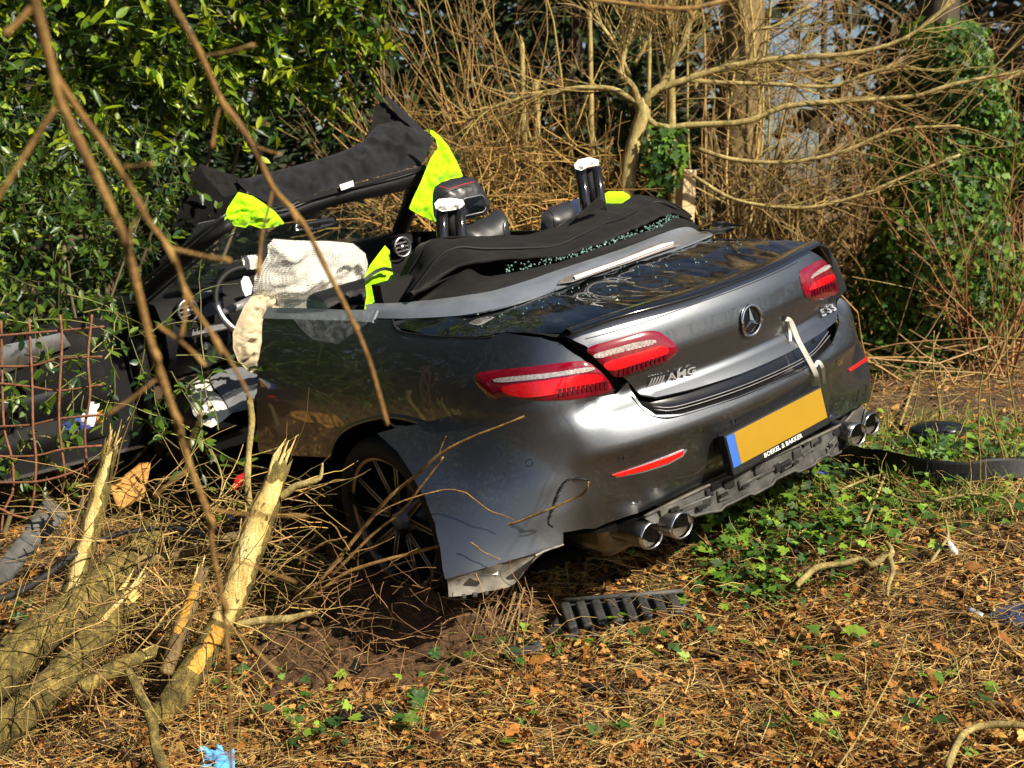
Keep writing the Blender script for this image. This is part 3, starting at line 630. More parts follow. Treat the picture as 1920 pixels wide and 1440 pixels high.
P = resample([Bflap(s, z, .0015) for s, z in onB(z1((575,1090),(500,1085),(462,1120),(430,1200),(412,1262),(430,1282)), Bflap)], 30); mk('vent_edge', *tube(P, .003, 5), 'black_plastic', bumper)
for k in range(16):
    t = k/15; q = P[4+int(t*20)]; mk('vent_tooth', *box(q+[0, -.003, 0], (.012, .006, .0035)), 'black_plastic', bumper, smooth=False)
# --- number plate
pc = [hit(u, v, 'y', -.012) for u, v in z1((1118,912),(1516,716),(1552,842),(1152,1050))]
ctr = np.mean(pc, 0); 
pl = empty('number_plate', (0, 0, 0), None, None); pl.parent = CP; pl['label'] = 'yellow number plate in a black holder, slightly tilted'
ang = math.radians(-1.2); Rp = R3(0, math.radians(-7), ang)
def pbox(x0, x1_, zz_0, zz_1, y0, y1): 
    V, f = box(((x0+x1_)/2, (y0+y1)/2, (zz_0+zz_1)/2), (x1_-x0, y1-y0, zz_1-zz_0)); return V@Rp.T+PC, f
PC = np.array([0, .004, .49])
bevel(mk('plate_holder', *pbox(-.268, .268, -.078, .066, -.014, .022), 'black_plastic', pl, smooth=False), .006)
bevel(mk('plate_face', *pbox(-.222, .258, -.050, .060, -.0165, -.0135), 'plate_yellow', pl, smooth=False), .001)
bevel(mk('plate_band', *pbox(-.262, -.2225, -.050, .060, -.0165, -.0135), 'plate_blue', pl, smooth=False), .001)
text('lettering', 'BOEKEL & BAKKER', .022, .0006, 'white_print', pl, (PC+Rp@np.array([0, -.0148, -.064]), Rp@np.array([1, 0, 0]), Rp@np.array([0, 0, 1])), sx=1.15)
# --- exposed carrier under the bumper
ca = z1((785,1236),(960,1150),(1130,1072),(1300,996),(1480,915),(1600,852),(1728,778)); cb = z1((830,1262),(1000,1210),(1100,1188),(1290,1088),(1480,1000),(1600,940),(1735,830))
ta = [B(s, z, .022) for s, z in onB(ca)]; tb = [np.array(B(s, z, .055)) for s, z in onB(cb)]; tb = [np.array([q[0], max(q[1], .02), q[2]]) for q in tb]
carrier = loft([ta, tb], 'grey_plastic', 'bumper_carrier', CP, .02, 70, 3)
A_, B_ = resample(ta, 60), resample(tb, 60)
for k in range(26):
    i = 3+k*2; t = random.uniform(.15, .75); c = A_[i]*(1-t)+B_[i]*t+[0, -.001, 0]; dx = A_[i+1]-A_[i-1]; an = math.atan2(dx[1], dx[0])
    sx, sz = random.choice(((.085, .022), (.05, .042), (.12, .012), (.03, .03), (.065, .034)))
    bevel(mk('bracket', *box(c, (sx, .016, sz), R3(an, random.uniform(-.15, .15), random.uniform(-.06, .06))), random.choice(('grey_plastic', 'grey_plastic', 'black_plastic', 'dark_plastic', 'dirty_grey')), carrier, smooth=False), .003, 1)
    if k % 2: mk('slot', *box(c+[random.uniform(-.02, .02), -.009, random.uniform(-.02, .02)], (.034, .012, .010), R3(an, 0, random.uniform(-.06, .06))), 'dark_hole', carrier, smooth=False)
ra = resample(ta, 60)+[0, -.006, .004]; mk('carrier_rib', *tube(ra, .006, 5), 'dirty_grey', carrier); rb_ = resample(tb, 60)+[0, -.004, .004]; rb_[:, 2] += .006*np.sign(np.sin(np.arange(60)*.55)); mk('carrier_rib', *tube(rb_, .006, 5), 'grey_plastic', carrier)
# --- exhausts
for (px, lab) in (((835,1320), 'outer left'), ((958,1278), 'inner left'), ((1678,905), 'inner right'), ((1735,862), 'outer right')):
    c = hit(*z1(px)[0], 'y', (.06 if 'left' in lab else .10) if 'inner' in lab else (.11 if 'left' in lab else .19))
    a = np.linspace(0, 2*np.pi, 36, endpoint=False)
    def ring(r, y): return np.stack([c[0]+r*1.18*np.cos(a), np.full(36, c[1]+y), c[2]+r*np.sin(a)], 1)
    V = np.vstack([ring(r, y) for r, y in ((.040,.26),(.042,.20),(.043,.03),(.044,.004),(.042,-.002),(.039,.002))]); o = mk('tailpipe', V, [tuple(f)[::-1] for f in gridf(6, 36, True)], 'chrome_dirty', CP)
    V = np.vstack([ring(r, y) for r, y in ((.0445,.010),(.0452,.002),(.0425,-.004),(.0395,.002),(.039,.014))]); mk('pipe_rim', V, [tuple(f)[::-1] for f in gridf(5, 36, True)], 'chrome', o)
    V = np.vstack([ring(r, y) for r, y in ((.0392,.012),(.037,.10),(.031,.105))]+[np.array([[c[0], c[1]+.105, c[2]]])]); mk('pipe_bore', V, [tuple(f)[::-1] for f in gridf(3, 36, True)]+[(72+i, 72+(i+1) % 36, 108) for i in range(36)], 'soot', o)
bevel(mk('silencer', *box((0, .42, .26), (1.25, .34, .15)), 'chrome_dirty', CP, smooth=False), .05, 4)
bevel(mk('crash_beam', *box((0, .2, .45), (1.1, .05, .12)), 'liner', CP, smooth=False), .02, 2)
# ------------------------------------------------------------------ inside of the car, soft top
za = lambda *p: zm(3.4286, (300, 420), p)
zb = lambda *p: zm(4.8, (640, 160), p)
HY = lambda y: (lambda pts: [hit(u, v, 'y', y) for u, v in pts])
lean = lambda y0, z0, k: (lambda pts: [hitf(u, v, lambda x, z: y0+(z-z0)*k) for u, v in pts])
def strip(P, wd, m, name, parent=None, up=(0, 0, 1), thick=.002, toward=None, **kw):
    "flat ribbon along a 3D path"
    P = resample(P, 40); T = np.gradient(P, axis=0); T /= np.linalg.norm(T, axis=1)[:, None]; tw = OC if toward is None else toward
    vw = P-tw; S = np.cross(T, vw); S /= np.linalg.norm(S, axis=1)[:, None]; wdv = np.broadcast_to(np.asarray(wd, float), (40,))[:, None]
    V = np.stack([P-S*wdv/2, P+S*wdv/2], 1).reshape(-1, 3); return mk(name, *solid(V, [tuple(f) for f in gridf(40, 2)], thick, tw), m, parent, **kw)
# dashboard
dash = mk('dashboard', *solid(np.array([[(x, y-.10*(x/.8)**2, z) for x in np.linspace(-.76, .80, 25)] for y, z in ((3.32,.58),(3.16,.70),(3.13,.86),(3.18,.985),(3.30,1.0),(3.6,.97))]).reshape(-1, 3), [tuple(f) for f in gridf(6, 25)], .02, np.array([0, 1.5, 1.4])), 'interior_black', CP)
def vent(px, y, lab):
    c = hit(*px, 'y', y); a = np.linspace(0, 6.2832, 32)
    o = mk('air_vent', *tube(np.stack([c[0]+.052*np.cos(a), np.full(32, c[1]), c[2]+.052*np.sin(a)], 1), .0055, 7, False), 'aluminium', dash)
    for k in (-.022, 0, .022): mk('fin', *box(c+[0, .008, k], (.085, .006, .005)), 'button_grey', o, smooth=False)
    mk('vent_hub', *tube(np.array([c+[0, .02, 0], c+[0, -.004, 0]]), .014, 14), 'aluminium', o)
    mk('vent_back', *tube(np.array([c+[0, .05, 0], c+[0, .02, 0]]), .05, 20), 'dark_hole', o)
vent((353, 583), 3.02, ''); vent((755, 463), 3.02, '')
for u, v in ((793, 452), (806, 448)):
    c = hit(u, v, 'y', 3.0); mk('control_knob', *tube(np.array([c+[0, .03, 0], c]), .028, 18), 'interior_black', dash)
scr = HY(3.02)(za((245,445),(400,390),(412,560),(300,600),(265,560))); mk('display', *solid(np.array(scr), [(0,1,2,3,4)], .015, OC), 'screen', dash)
bt = HY(3.0)(za((180,680),(430,640),(440,668),(190,722))); mk('button_panel', *solid(np.array(bt), [(0,1,2,3)], .02, OC), 'button_grey', dash)
for k in range(4):
    c = hit(*za((215+k*24, 672-k*4))[0], 'y', 2.985); mk('button', *box(c, (.014, .01, .006)), 'interior_black', dash, smooth=False)
lp = HY(2.98)(za((205,735),(440,675),(430,830),(300,930),(220,900))); mk('lower_panel', *solid(np.array(lp), [(0,1,2,3,4)], .03, OC), 'leather', dash)
c = hit(*za((298, 785))[0], 'y', 2.96); mk('light_switch', *tube(np.array([c+[0, .03, 0], c+[0, -.01, 0]]), .019, 18), 'aluminium', dash)
kp = HY(2.97)(za((250,770),(335,750),(335,800),(250,815))); mk('switch_plate', *solid(np.array(kp), [(0,1,2,3)], .012, OC), 'black_gloss', dash)
# A pillar inner trim and door frame of the left side
apx = z2((10,1190),(150,1070),(300,945),(420,845),(520,775)); ap = [hit(u, v, 'x', x) for (u, v), x in zip(apx, (-.80,-.77,-.72,-.67,-.60))]
mk('windscreen_pillar', *tube(resample(ap, 24), .045, 10, flat=.6), 'black_plastic', CP); mk('pillar_seal', *tube(resample(np.array(ap)+[-.03, -.03, .045], 24), .008, 6), 'leather_grey', CP)
mk('pillar_seal', *tube(resample(np.array(ap)+[-.01, -.03, -.04], 24), .007, 6), 'leather_grey', CP)
dp = [hit(u, v, 'x', -.86) for u, v in [(255,640),(268,700),(280,760),(290,810),(310,850)]]; mk('door_pillar', *tube(resample(dp, 20), .05, 8, flat=.7), 'black_plastic', CP)
ap2 = np.array([(.80,3.2,1.0),(.77,3.0,1.17),(.73,2.82,1.33)]); mk('windscreen_pillar', *tube(resample(ap2, 12), .045, 10), 'black_plastic', CP)
kk = [hit(u, v, 'x', -.84) for u, v in za((90,1010),(150,1000),(190,1150),(240,1290),(180,1330),(110,1260))]; pillow('kick_trim', kk, 'leather_grey', CP, .03, .03, 0)
# header, mirror
hu = HY(2.80)(z2((640,700),(790,700),(900,648),(1100,588),(1400,502),(1612,442))); hl = HY(2.82)(z2((640,760),(800,775),(1000,712),(1130,672),(1480,596),(1605,548)))
hm = [np.array(a)*.5+np.array(b)*.5+[0, -.03, 0] for a, b in zip(hu, hl)]
header = loft([hu, hm, hl], 'black_plastic', 'windscreen_header', CP, .03, 40, 4)
mk('header_seam', *tube(resample(np.array(hm)+[0, -.008, .028], 40), .005, 6), 'leather_grey', header)
bevel(mk('header_tag', *solid(np.array(HY(2.74)(z2((1130,560),(1205,535),(1212,566),(1140,592)))), [(0,1,2,3)], .003, OC), 'white_plastic', header, smooth=False), .001)
mk('header_slot', *solid(np.array(HY(2.76)(z2((900,640),(1130,575),(1600,455),(1600,470),(1140,598),(905,662)))), [(0,1,2,3,4,5)], .004, OC), 'dark_hole', header)
pillow('rear_view_mirror', HY(2.66)(z2((868,785),(900,772),(1090,738),(1112,752),(1100,785),(1000,808),(885,822))), 'black_gloss', CP, .015, .02, 0)
ws = [(-.60,2.76,1.35),(.70,2.82,1.30),(.76,3.22,.99),(-.76,3.22,.99)]; mk('windscreen', *solid(np.array(ws), [(0,1,2,3)], .004, OC), 'clear_glass', CP, smooth=False)
# cut front of the soft top
ft = lean(2.80, 1.36, .9)(z2((545,535),(620,520),(690,500),(850,460),(1000,420),(1130,378),(1255,322),(1300,270),(1345,222),(1430,203),(1530,210),(1600,262),(1655,318),(1625,380),(1600,440),(1400,500),(1100,580),(900,640),(790,690),(680,640),(600,590)))
front_top = pillow('soft_top_front', ft, 'soft_top_front', CP, .014, .06, .022, 2.2, .2, 4, edge=.06)
front_top['label'] = 'black soft top remnant folded over the windscreen header'
fs = lean(2.95, 1.5, .4)(z2((1372,62),(1398,56),(1480,130),(1560,208),(1662,308),(1640,328),(1540,240),(1450,160))); pillow('cut_roof_bow', fs, 'soft_top_front', CP, .02, .012, .002)
fd = lean(3.0, 1.5, .4)(z2((1330,110),(1385,90),(1450,165),(1530,225),(1400,250),(1290,290),(1265,310),(1310,220))); pillow('torn_lining', fd, 'soft_top', CP, .015, .012, .012, 9)
fd = lean(2.95, 1.5, .4)(z2((330,430),(420,470),(520,500),(600,540),(560,600),(480,640),(420,560),(380,520))); pillow('torn_lining', fd, 'soft_top', CP, .015, .02, .02, 9)
pillow('buckled_black_panel', HY(3.35)(z2((60,1020),(180,820),(250,640),(330,430),(480,520),(600,600),(560,700),(480,790),(300,960),(120,1090))), 'liner', CP, .03, .06, .02, 3)  # black panel filling the space between pillar and header
# rear soft top over the boot, rear window torn into a slit
yt = lambda d: (lambda pts: [hitf(u, v, lambda x, z: .74+.42*min(abs(x), .9)**2+d) for u, v in pts])
r0 = [Dk(*q, .026) for q in onD(z3((232,800),(300,846),(400,838),(600,810),(700,788),(860,738),(1000,688),(1300,588),(1600,478),(1690,448)))]
r1 = yt(.13)(z3((255,785),(340,745),(450,690),(530,648),(600,682),(700,677),(900,632),(1100,572),(1300,502),(1480,442),(1560,402),(1660,420)))
r2 = yt(.15)(z3((245,790),(330,735),(430,655),(530,618),(640,606),(880,588),(1000,580),(1200,515),(1350,450),(1490,390),(1560,372),(1655,412)))
r3 = yt(.25)(z3((238,790),(330,680),(400,600),(480,570),(600,575),(800,570),(960,560),(1080,510),(1200,450),(1300,420),(1420,350),(1500,335),(1640,400)))
r3b = yt(.29)(z3((232,785),(320,668),(390,585),(480,548),(600,555),(800,552),(960,540),(1080,488),(1200,430),(1300,398),(1420,335),(1500,325),(1640,395)))
r4 = yt(.46)(z3((200,740),(260,640),(330,520),(390,500),(530,495),(800,485),(980,442),(1080,385),(1180,330),(1330,297),(1370,282),(1480,297),(1560,330),(1640,388)))
lowc = loft([r0, r1], 'soft_top', 'soft_top_rear', CP, .006, 110, 9, wr=.0065, ws=3, seed=6)
lowc['label'] = 'black soft top cloth bunched on the boot, rear window torn to a slit'
r23 = [np.array(a)*.55+np.array(b)*.45+[0, .01, -.012] for a, b in zip(resample(r2, 14), resample(r3, 14))]
upc = loft([r2, r23, r3, r3b, r4], 'soft_top', 'soft_top_fold', CP, .006, 110, 5, wr=.006, ws=3.4, seed=8)
r5 = [np.array(p)+[0, .10, -.05] for p in r4]; r6 = [np.array(p)+[0, .14, -.25] for p in r4]; loft([r4, r5, r6], 'soft_top', 'soft_top_lining', CP, .006, 60, 4, wr=.008, ws=4)
mk('top_piping', *tube(resample(np.array(r3b)+[0, -.006, .004], 90), .006, 6), 'leather', upc)
for pts in ([(1110,395),(1130,372),(1150,330),(1205,335),(1215,355),(1130,400)], ):
    pass
tr = pillow('torn_top_corner', lean(1.15, 1.15, .2)(z3((1080,378),(1180,288),(1215,325),(1200,345),(1130,380),(1060,405))), 'soft_top', CP, .012, .01, .004, 10)
tr2 = pillow('torn_top_edge', [Dk(*q, .05) for q in onD(z3((1560,345),(1640,385),(1740,400),(1860,450),(1920,500),(1840,478),(1760,470),(1690,445)))], 'grey_plastic', CP, .012, .015, .012, 10)
# glass crumbs along the slit
cr = MB(); L1 = resample(r1, 200); L2 = resample(r2, 200)
for k in range(230):
    i = int(rng.uniform(40, 188)); t = rng.uniform(0, 1)**2; q = L1[i]*(1-t*.6)+L2[i]*t*.6+rng.normal(size=3)*[.004, .004, .002]+[0, -.004, .003]; cr.add(*box(q, rng.uniform(.002, .007, 3), R3(*rng.uniform(0, 6, 3))))
cr.build('glass_crumbs', 'glass_crumbs', lowc, smooth=False, kind='stuff')
cr = MB()
for k in range(70):
    u, v = rng.uniform(880, 1400), 0; base = 600-(u-880)*.30; v = base+rng.uniform(-12, 30)
    q = onD([(u, v)])[0]; cr.add(*box(Dk(q[0], q[1], .009), rng.uniform(.002, .005, 3), R3(*rng.uniform(0, 6, 3))))
cr.build('glass_specks', 'glass_crumbs', deck, smooth=False, kind='stuff')
# roll-over bars
for tubes_, base in ((((395, 345, 400, 505), (482, 340, 492, 500)), 1.28), (((1088, 150, 1118, 352), (1165, 140, 1192, 340)), 1.30)):
    o = None
    for (ua, va, ub, vb) in tubes_:
        a = hit(*z3((ua, va))[0], 'y', base); b_ = hit(*z3((ub, vb))[0], 'y', base); b2 = b_+(b_-a)*.6
        t_ = mk('roll_bar', *tube(np.array([a, b_, b2]), .024, 16), 'black_gloss', CP)
    a = hit(*z3(((tubes_[0][0]+tubes_[1][0])/2, tubes_[0][1]))[0], 'y', base+.012); b_ = hit(*z3(((tubes_[0][2]+tubes_[1][2])/2, tubes_[0][3]))[0], 'y', base+.012)
    mk('bar_web', *tube(np.array([a, b_]), .02, 6), 'interior_black', CP)
# seats
hr = pillow('headrest', HY(1.98)(zb((835,960),(850,908),(900,870),(1020,840),(1150,820),(1210,850),(1280,950),(1322,1050),(1320,1130),(1280,1170),(1100,1212),(900,1240),(845,1200),(830,1060))), 'leather_grey', CP, .012, .075, .002, 6, 1.0, edge=.03)
mk('headrest_screen', *solid(np.array(HY(1.905)(zb((1085,1050),(1110,1018),(1258,988),(1285,1005),(1302,1108),(1275,1140),(1112,1176),(1086,1150)))), [tuple(range(8))], .004, OC), 'screen', hr)
mk('screen_frame', *tube(np.array(HY(1.905)(zb((1085,1050),(1110,1018),(1258,988),(1285,1005),(1302,1108),(1275,1140),(1112,1176),(1086,1150),(1085,1050)))), .003, 5), 'button_grey', hr)
mk('stitching', *tube(np.array(HY(1.905)(zb((880,905),(970,935),(1080,895),(1195,868)))), .002, 5), 'red_stitch', hr)
sb_ = pillow('seat_back', HY(1.98)(zb((1050,1290),(1120,1250),(1300,1185),(1380,1128),(1432,1115),(1482,1180),(1500,1290),(1520,1420),(1520,1700),(1060,1750))), 'leather_grey', CP, .02, .09, .002, 6, .6, edge=.04)
mk('stitching', *tube(np.array(HY(1.90)(zb((1478,1395),(1462,1290),(1480,1215)))), .003, 5), 'aluminium', sb_)
r_ = pillow('rear_headrest', HY(1.62)(z3((890,440),(893,380),(930,345),(1022,312),(1058,345),(1065,420),(1060,480),(890,500))), 'leather_grey', CP, .015, .07, .002, 6, .6, edge=.035)
mk('stitching', *tube(np.array(HY(1.545)(z3((925,350),(952,385),(958,440)))), .002, 5), 'red_stitch', r_)
pillow('belt_guide', HY(1.66)(z3((1020,312),(1090,298),(1105,360),(1110,400),(1065,400),(1055,345))), 'navy_cloth', CP, .02, .02, .003)
rs = np.array([[(x, 1.32+.10*(z < .6), z) for x in np.linspace(-.66, .66, 9)] for z in (1.12, 1.0, .8, .6, .55)]); rs[-1, :, 1] = 1.85
mk('rear_bench', *solid(rs.reshape(-1, 3), [tuple(f) for f in gridf(5, 9)], .06, np.array([0, 2.2, 1.5])), 'leather', CP)
for x in (-.36, .36):
    if x < 0: bevel(mk('seat_back', *box((x, 1.95, .78), (.48, .16, .52), R3(0, .25, 0)), 'leather', CP, smooth=False), .05, 4)
    bevel(mk('seat_cushion', *box((x, 2.35, .47), (.5, .55, .16)), 'leather', CP, smooth=False), .05, 4)
bevel(mk('centre_console', *box((0, 2.6, .52), (.22, 1.1, .34)), 'interior_black', CP, smooth=False), .03, 3)
# steering wheel
sw = hit(472, 566, 'y', 2.76); a = np.linspace(0, 6.2832, 40); ez = np.array([0, .42, .91]); ring = sw+.178*(np.cos(a)[:, None]*np.array([1, 0, 0])+np.sin(a)[:, None]*ez)
stw = mk('steering_wheel', *tube(ring, .015, 10, False), 'leather', CP)
for ang_ in (math.pi*1.02, -.05, -math.pi/2): mk('spoke', *tube(np.array([sw, sw+.17*(math.cos(ang_)*np.array([1, 0, 0])+math.sin(ang_)*ez)]), [.03, .014], 8), 'button_grey', stw)
mk('rim_insert', *tube(ring[18:27]-[0, .004, 0], .0165, 10), 'aluminium', stw); mk('marker', *tube(ring[24:26]-[0, .004, 0], .018, 10), 'red_plastic', stw)
pillow('airbag_module', HY(2.62)(za((520,370),(540,335),(570,340),(595,400),(585,450),(550,465),(530,420))), 'white_plastic', stw, .012, .02, .004)
# airbags
net = pillow('curtain_airbag', lean(2.28, 1.05, -.5)(za((730,95),(860,105),(1100,110),(1240,125),(1320,190),(1337,260),(1312,430),(1250,560),(800,600),(700,560),(600,430),(608,335),(640,290),(695,190),(690,140))), 'airbag_net', CP, .011, .11, .022, 1.5, .1, 14, edge=.10)
net['label'] = 'white netted curtain airbag hanging over the door sill'
na = pillow('airbag_tab', lean(2.42, 1.05, 0)(za((520,205),(640,195),(645,285),(560,295),(535,260))), 'airbag_net', net, .02, .01, .003)
pillow('airbag_lining', lean(2.36, 1.05, -.5)(za((760,330),(900,300),(1060,250),(1200,300),(1290,330),(1290,430),(1230,560),(800,600),(690,470),(700,400))), 'airbag_white', net, .02, .05, .016, 2.0, .1, 9, edge=.1)
for ob in (net, na):
    me = ob.data; q = np.empty(len(me.vertices)*3, np.float32); me.vertices.foreach_get('co', q); q = q.reshape(-1, 3)
    cc = np.zeros((len(q), 4), np.float32); cc[:, 0] = q[:, 0]*.9+q[:, 1]*.5+5+.012*np.sin(q[:, 2]*30); cc[:, 1] = q[:, 2]*1.1+.25*q[:, 0]+3+.015*np.sin(q[:, 0]*22); cc[:, 3] = 1
    at = me.color_attributes.new('Col', 'FLOAT_COLOR', 'POINT'); at.data.foreach_set('color', cc.ravel())
db = pillow('driver_airbag', lean(2.30, .95, 0)(za((585,470),(620,420),(700,425),(775,480),(765,540),(695,565),(662,620),(655,720),(660,830),(650,960),(620,968),(565,945),(500,880),(470,800),(468,700),(500,620),(540,530))), 'airbag_cream', CP, .008, .07, .016, 5, .3, 21, edge=.05)
db['label'] = 'deflated cream driver airbag'
pillow('knee_airbag', [hit(u, v, 'z', .47) for u, v in za((140,1010),(310,965),(330,1030),(350,1080),(400,1110),(462,1215),(410,1260),(330,1310),(280,1290),(220,1230),(170,1130))], 'airbag_white', CP, .008, .035, .007, 6, .3, 8, edge=.04)
pillow('seat_cover', [hit(u, v, 'z', .485) for u, v in za((310,958),(450,900),(560,930),(660,960),(680,1090),(610,1180),(462,1216),(400,1110),(345,1050))], 'airbag_grey', CP, .02, .02, .008, 5, .3, 5, edge=.04)
strip(HY(2.30)(za((640,40),(668,130),(652,230),(662,310),(692,385))), .03, 'black_plastic', 'seat_belt', CP, thick=.003)
pillow('belt_housing', HY(1.75)(za((1165,500),(1190,440),(1230,418),(1300,450),(1320,520),(1180,530))), 'leather', CP, .015, .03, .002)
pillow('b_pillar_trim', HY(1.70)(z2((1280,1270),(1340,1200),(1440,1140),(1480,1150),(1500,1200),(1480,1270))), 'leather', CP, .02, .03, .002)
gl = [hit(u, v, 'x', -.775) for u, v in za((795,540),(800,485),(870,478),(1000,490),(1085,517),(1080,560),(900,575))]; mk('window_glass', *solid(np.array(gl), [tuple(range(7))], .004, OC), 'glass_green', CP, smooth=False)
# left door, swung wide open
aD = math.radians(112); e1 = np.array([-math.sin(aD), -math.cos(aD), 0]); nD = np.array([math.cos(aD), -math.sin(aD), 0]); nD = nD if nD@(OC-[-.9, 3.25, .5]) > 0 else -nD; h0 = np.array([-.90, 3.28, 0])
def dpt(a, z, o=0): return h0+np.multiply.outer(np.asarray(a, float), e1)+np.multiply.outer(np.asarray(z, float), [0, 0, 1.])+np.multiply.outer(np.asarray(o, float), nD)
def dpatch(name, out, m, par, off, thick, step=.04, bl=0, **kw):
    V, Fc, dd = tri2d(out, step); P = dpt(V[:, 0], V[:, 1], off+bl*(1-np.exp(-dd/.04))); return mk(name, *solid(P, Fc, thick, OC), m, par, **kw)
door = dpatch('front_door', [(0,.36),(.05,.30),(1.2,.30),(1.3,.36),(1.33,.7),(1.30,.98),(.1,.98),(0,.9)], 'leather', CP, .05, .10)
door['label'] = 'black driver door swung wide open'
dpatch('door_panel', [(.08,.55),(1.2,.55),(1.25,.92),(.12,.92)], 'interior_black', door, .055, .03, bl=.03)
dpatch('armrest', [(.25,.62),(.9,.60),(1.0,.68),(.3,.70)], 'leather_grey', door, .07, .04, bl=.05)
dpatch('door_pocket', [(.15,.40),(1.0,.38),(1.0,.52),(.2,.54)], 'leather', door, .06, .03, bl=.05)
dpatch('speaker_trim', [(.22,.88),(.62,.80),(.70,.86),(.52,.95),(.24,.95)], 'aluminium', door, .10, .02, bl=.012)
dpatch('door_seal', [(.0,.30),(1.2,.285),(1.2,.30),(.03,.315)], 'aluminium', door, .06, .03)
dpatch('warning_lamp', [(.93,.34),(1.0,.34),(1.0,.37),(.93,.37)], 'red_plastic', door, .062, .01)
dpatch('outer_skin', [(0,.36),(.05,.30),(1.2,.30),(1.3,.36),(1.33,.7),(1.30,.98),(.1,.98),(0,.9)], 'paint', door, -.06, .01)
# ------------------------------------------------------------------ things laid on the car
TW = lambda P: toworld(np.array(P))
def wpillow(name, P, m, step, bulge, wr, ws, label, cat, group=None, **kw):
    return pillow(name, TW(P), m, None, step, bulge, wr, ws, toward=CAM, label=label, cat=cat, group=group, **kw)
gC = 'fluorescent protection covers on the cut edges'
c1 = wpillow('protection_cover', HY(2.68)(z2((480,760),(500,690),(560,600),(640,622),(700,660),(770,712),(822,778),(760,797),(690,806),(622,782),(600,800),(540,790))), 'hi_vis', .009, .06, .014, 5, 'fluorescent yellow cover bunched over the left end of the windscreen header', 'cover', gC, seed=3)
c2 = wpillow('protection_cover', HY(2.66)(zb((760,395),(820,405),(880,450),(960,540),(1040,690),(1098,822),(980,842),(890,890),(842,960),(852,1232),(720,1172),(608,1112),(640,1030),(720,860),(800,660),(868,560),(850,480))), 'hi_vis', .011, .03, .012, 4, 'large fluorescent yellow cover draped from the right end of the header behind a headrest', 'cover', gC, seed=5, edge=.04)
c3 = wpillow('protection_cover', HY(1.50)(z2((1385,900),(1412,930),(1422,1040),(1452,1112),(1440,1142),(1340,1202),(1268,1268),(1282,1180),(1270,1080),(1302,1010))), 'hi_vis', .008, .035, .010, 7, 'pointed fluorescent yellow cover with a black band on the door post', 'cover', gC, seed=7)
c4 = wpillow('protection_cover', HY(1.40)(z3((1195,285),(1230,263),(1300,263),(1345,290),(1300,320),(1205,345))), 'hi_vis', .012, .03, .008, 6, 'fluorescent yellow cover half hidden behind the far roll bar', 'cover', gC, seed=9)
c5 = wpillow('protection_cover', [hit(u, v, 'x', -.90) for u, v in z4((1262,715),(1285,670),(1332,625),(1336,720))], 'hi_vis', .012, .012, .003, 6, 'small fluorescent yellow cover corner under the quarter panel edge', 'cover', gC, seed=11)
for (pts, y, lab) in ((z3((358,325),(378,302),(440,296),(500,305),(512,330),(482,352),(400,364),(366,352)), 1.24, 'crumpled white cloth cap on the near roll bar'), (z3((1056,132),(1078,105),(1130,93),(1178,105),(1182,132),(1130,140),(1092,160),(1064,150)), 1.26, 'crumpled white cloth cap on the far roll bar')):
    wpillow('cloth_cap', HY(y)(pts), 'white_cloth', .007, .025, .005, 12, lab, 'cloth', 'white caps on the roll bars', back=1.0, edge=.02)
fq = onB(za((850,575),(930,562),(1120,560),(1395,548),(1345,640),(1250,705),(1160,768),(1100,752),(1000,738),(920,662)))
wpillow('plastic_film', [B(s, z, .012) for s, z in fq], 'clear_film', .012, .012, .014, 9, 'crumpled clear plastic film hanging over the left window sill', 'plastic film', back=0, back_off=-.0015, seed=31)
sp_ = [B(s, z, .014) for s, z in onB(z1((1372,432),(1390,446),(1420,520),(1458,590),(1492,660),(1497,720)))]
stp = empty('tow_strap', tuple(toworld(sp_[-1])), 'narrow white strap tied from the boot lid down to the number plate', 'strap')
def wstrip(P, wd, m, name, par):
    o = strip(P, wd, m, name, car, thick=.003); me = o.data; q = np.empty(len(me.vertices)*3, np.float32); me.vertices.foreach_get('co', q); q = toworld(q.reshape(-1, 3))-np.array(par.location); me.vertices.foreach_set('co', q.astype(np.float32).ravel()); me.update(); o.parent = par; return o
wstrip(sp_, .017, 'strap_white', 'band', stp)
wstrip([B(s, z, .018) for s, z in onB(z1((1372,440),(1380,480),(1384,522)))], .009, 'strap_white', 'loose_end', stp)
wstrip([B(s, z, .020) for s, z in onB(z1((1482,625),(1495,606),(1512,632),(1520,697)))], .012, 'strap_white', 'knot', stp)

b3 = wstrip(HY(1.44)(z2((1270,1095),(1330,1050),(1380,1032),(1428,1040))), .014, 'black_plastic', 'black_band', c3)
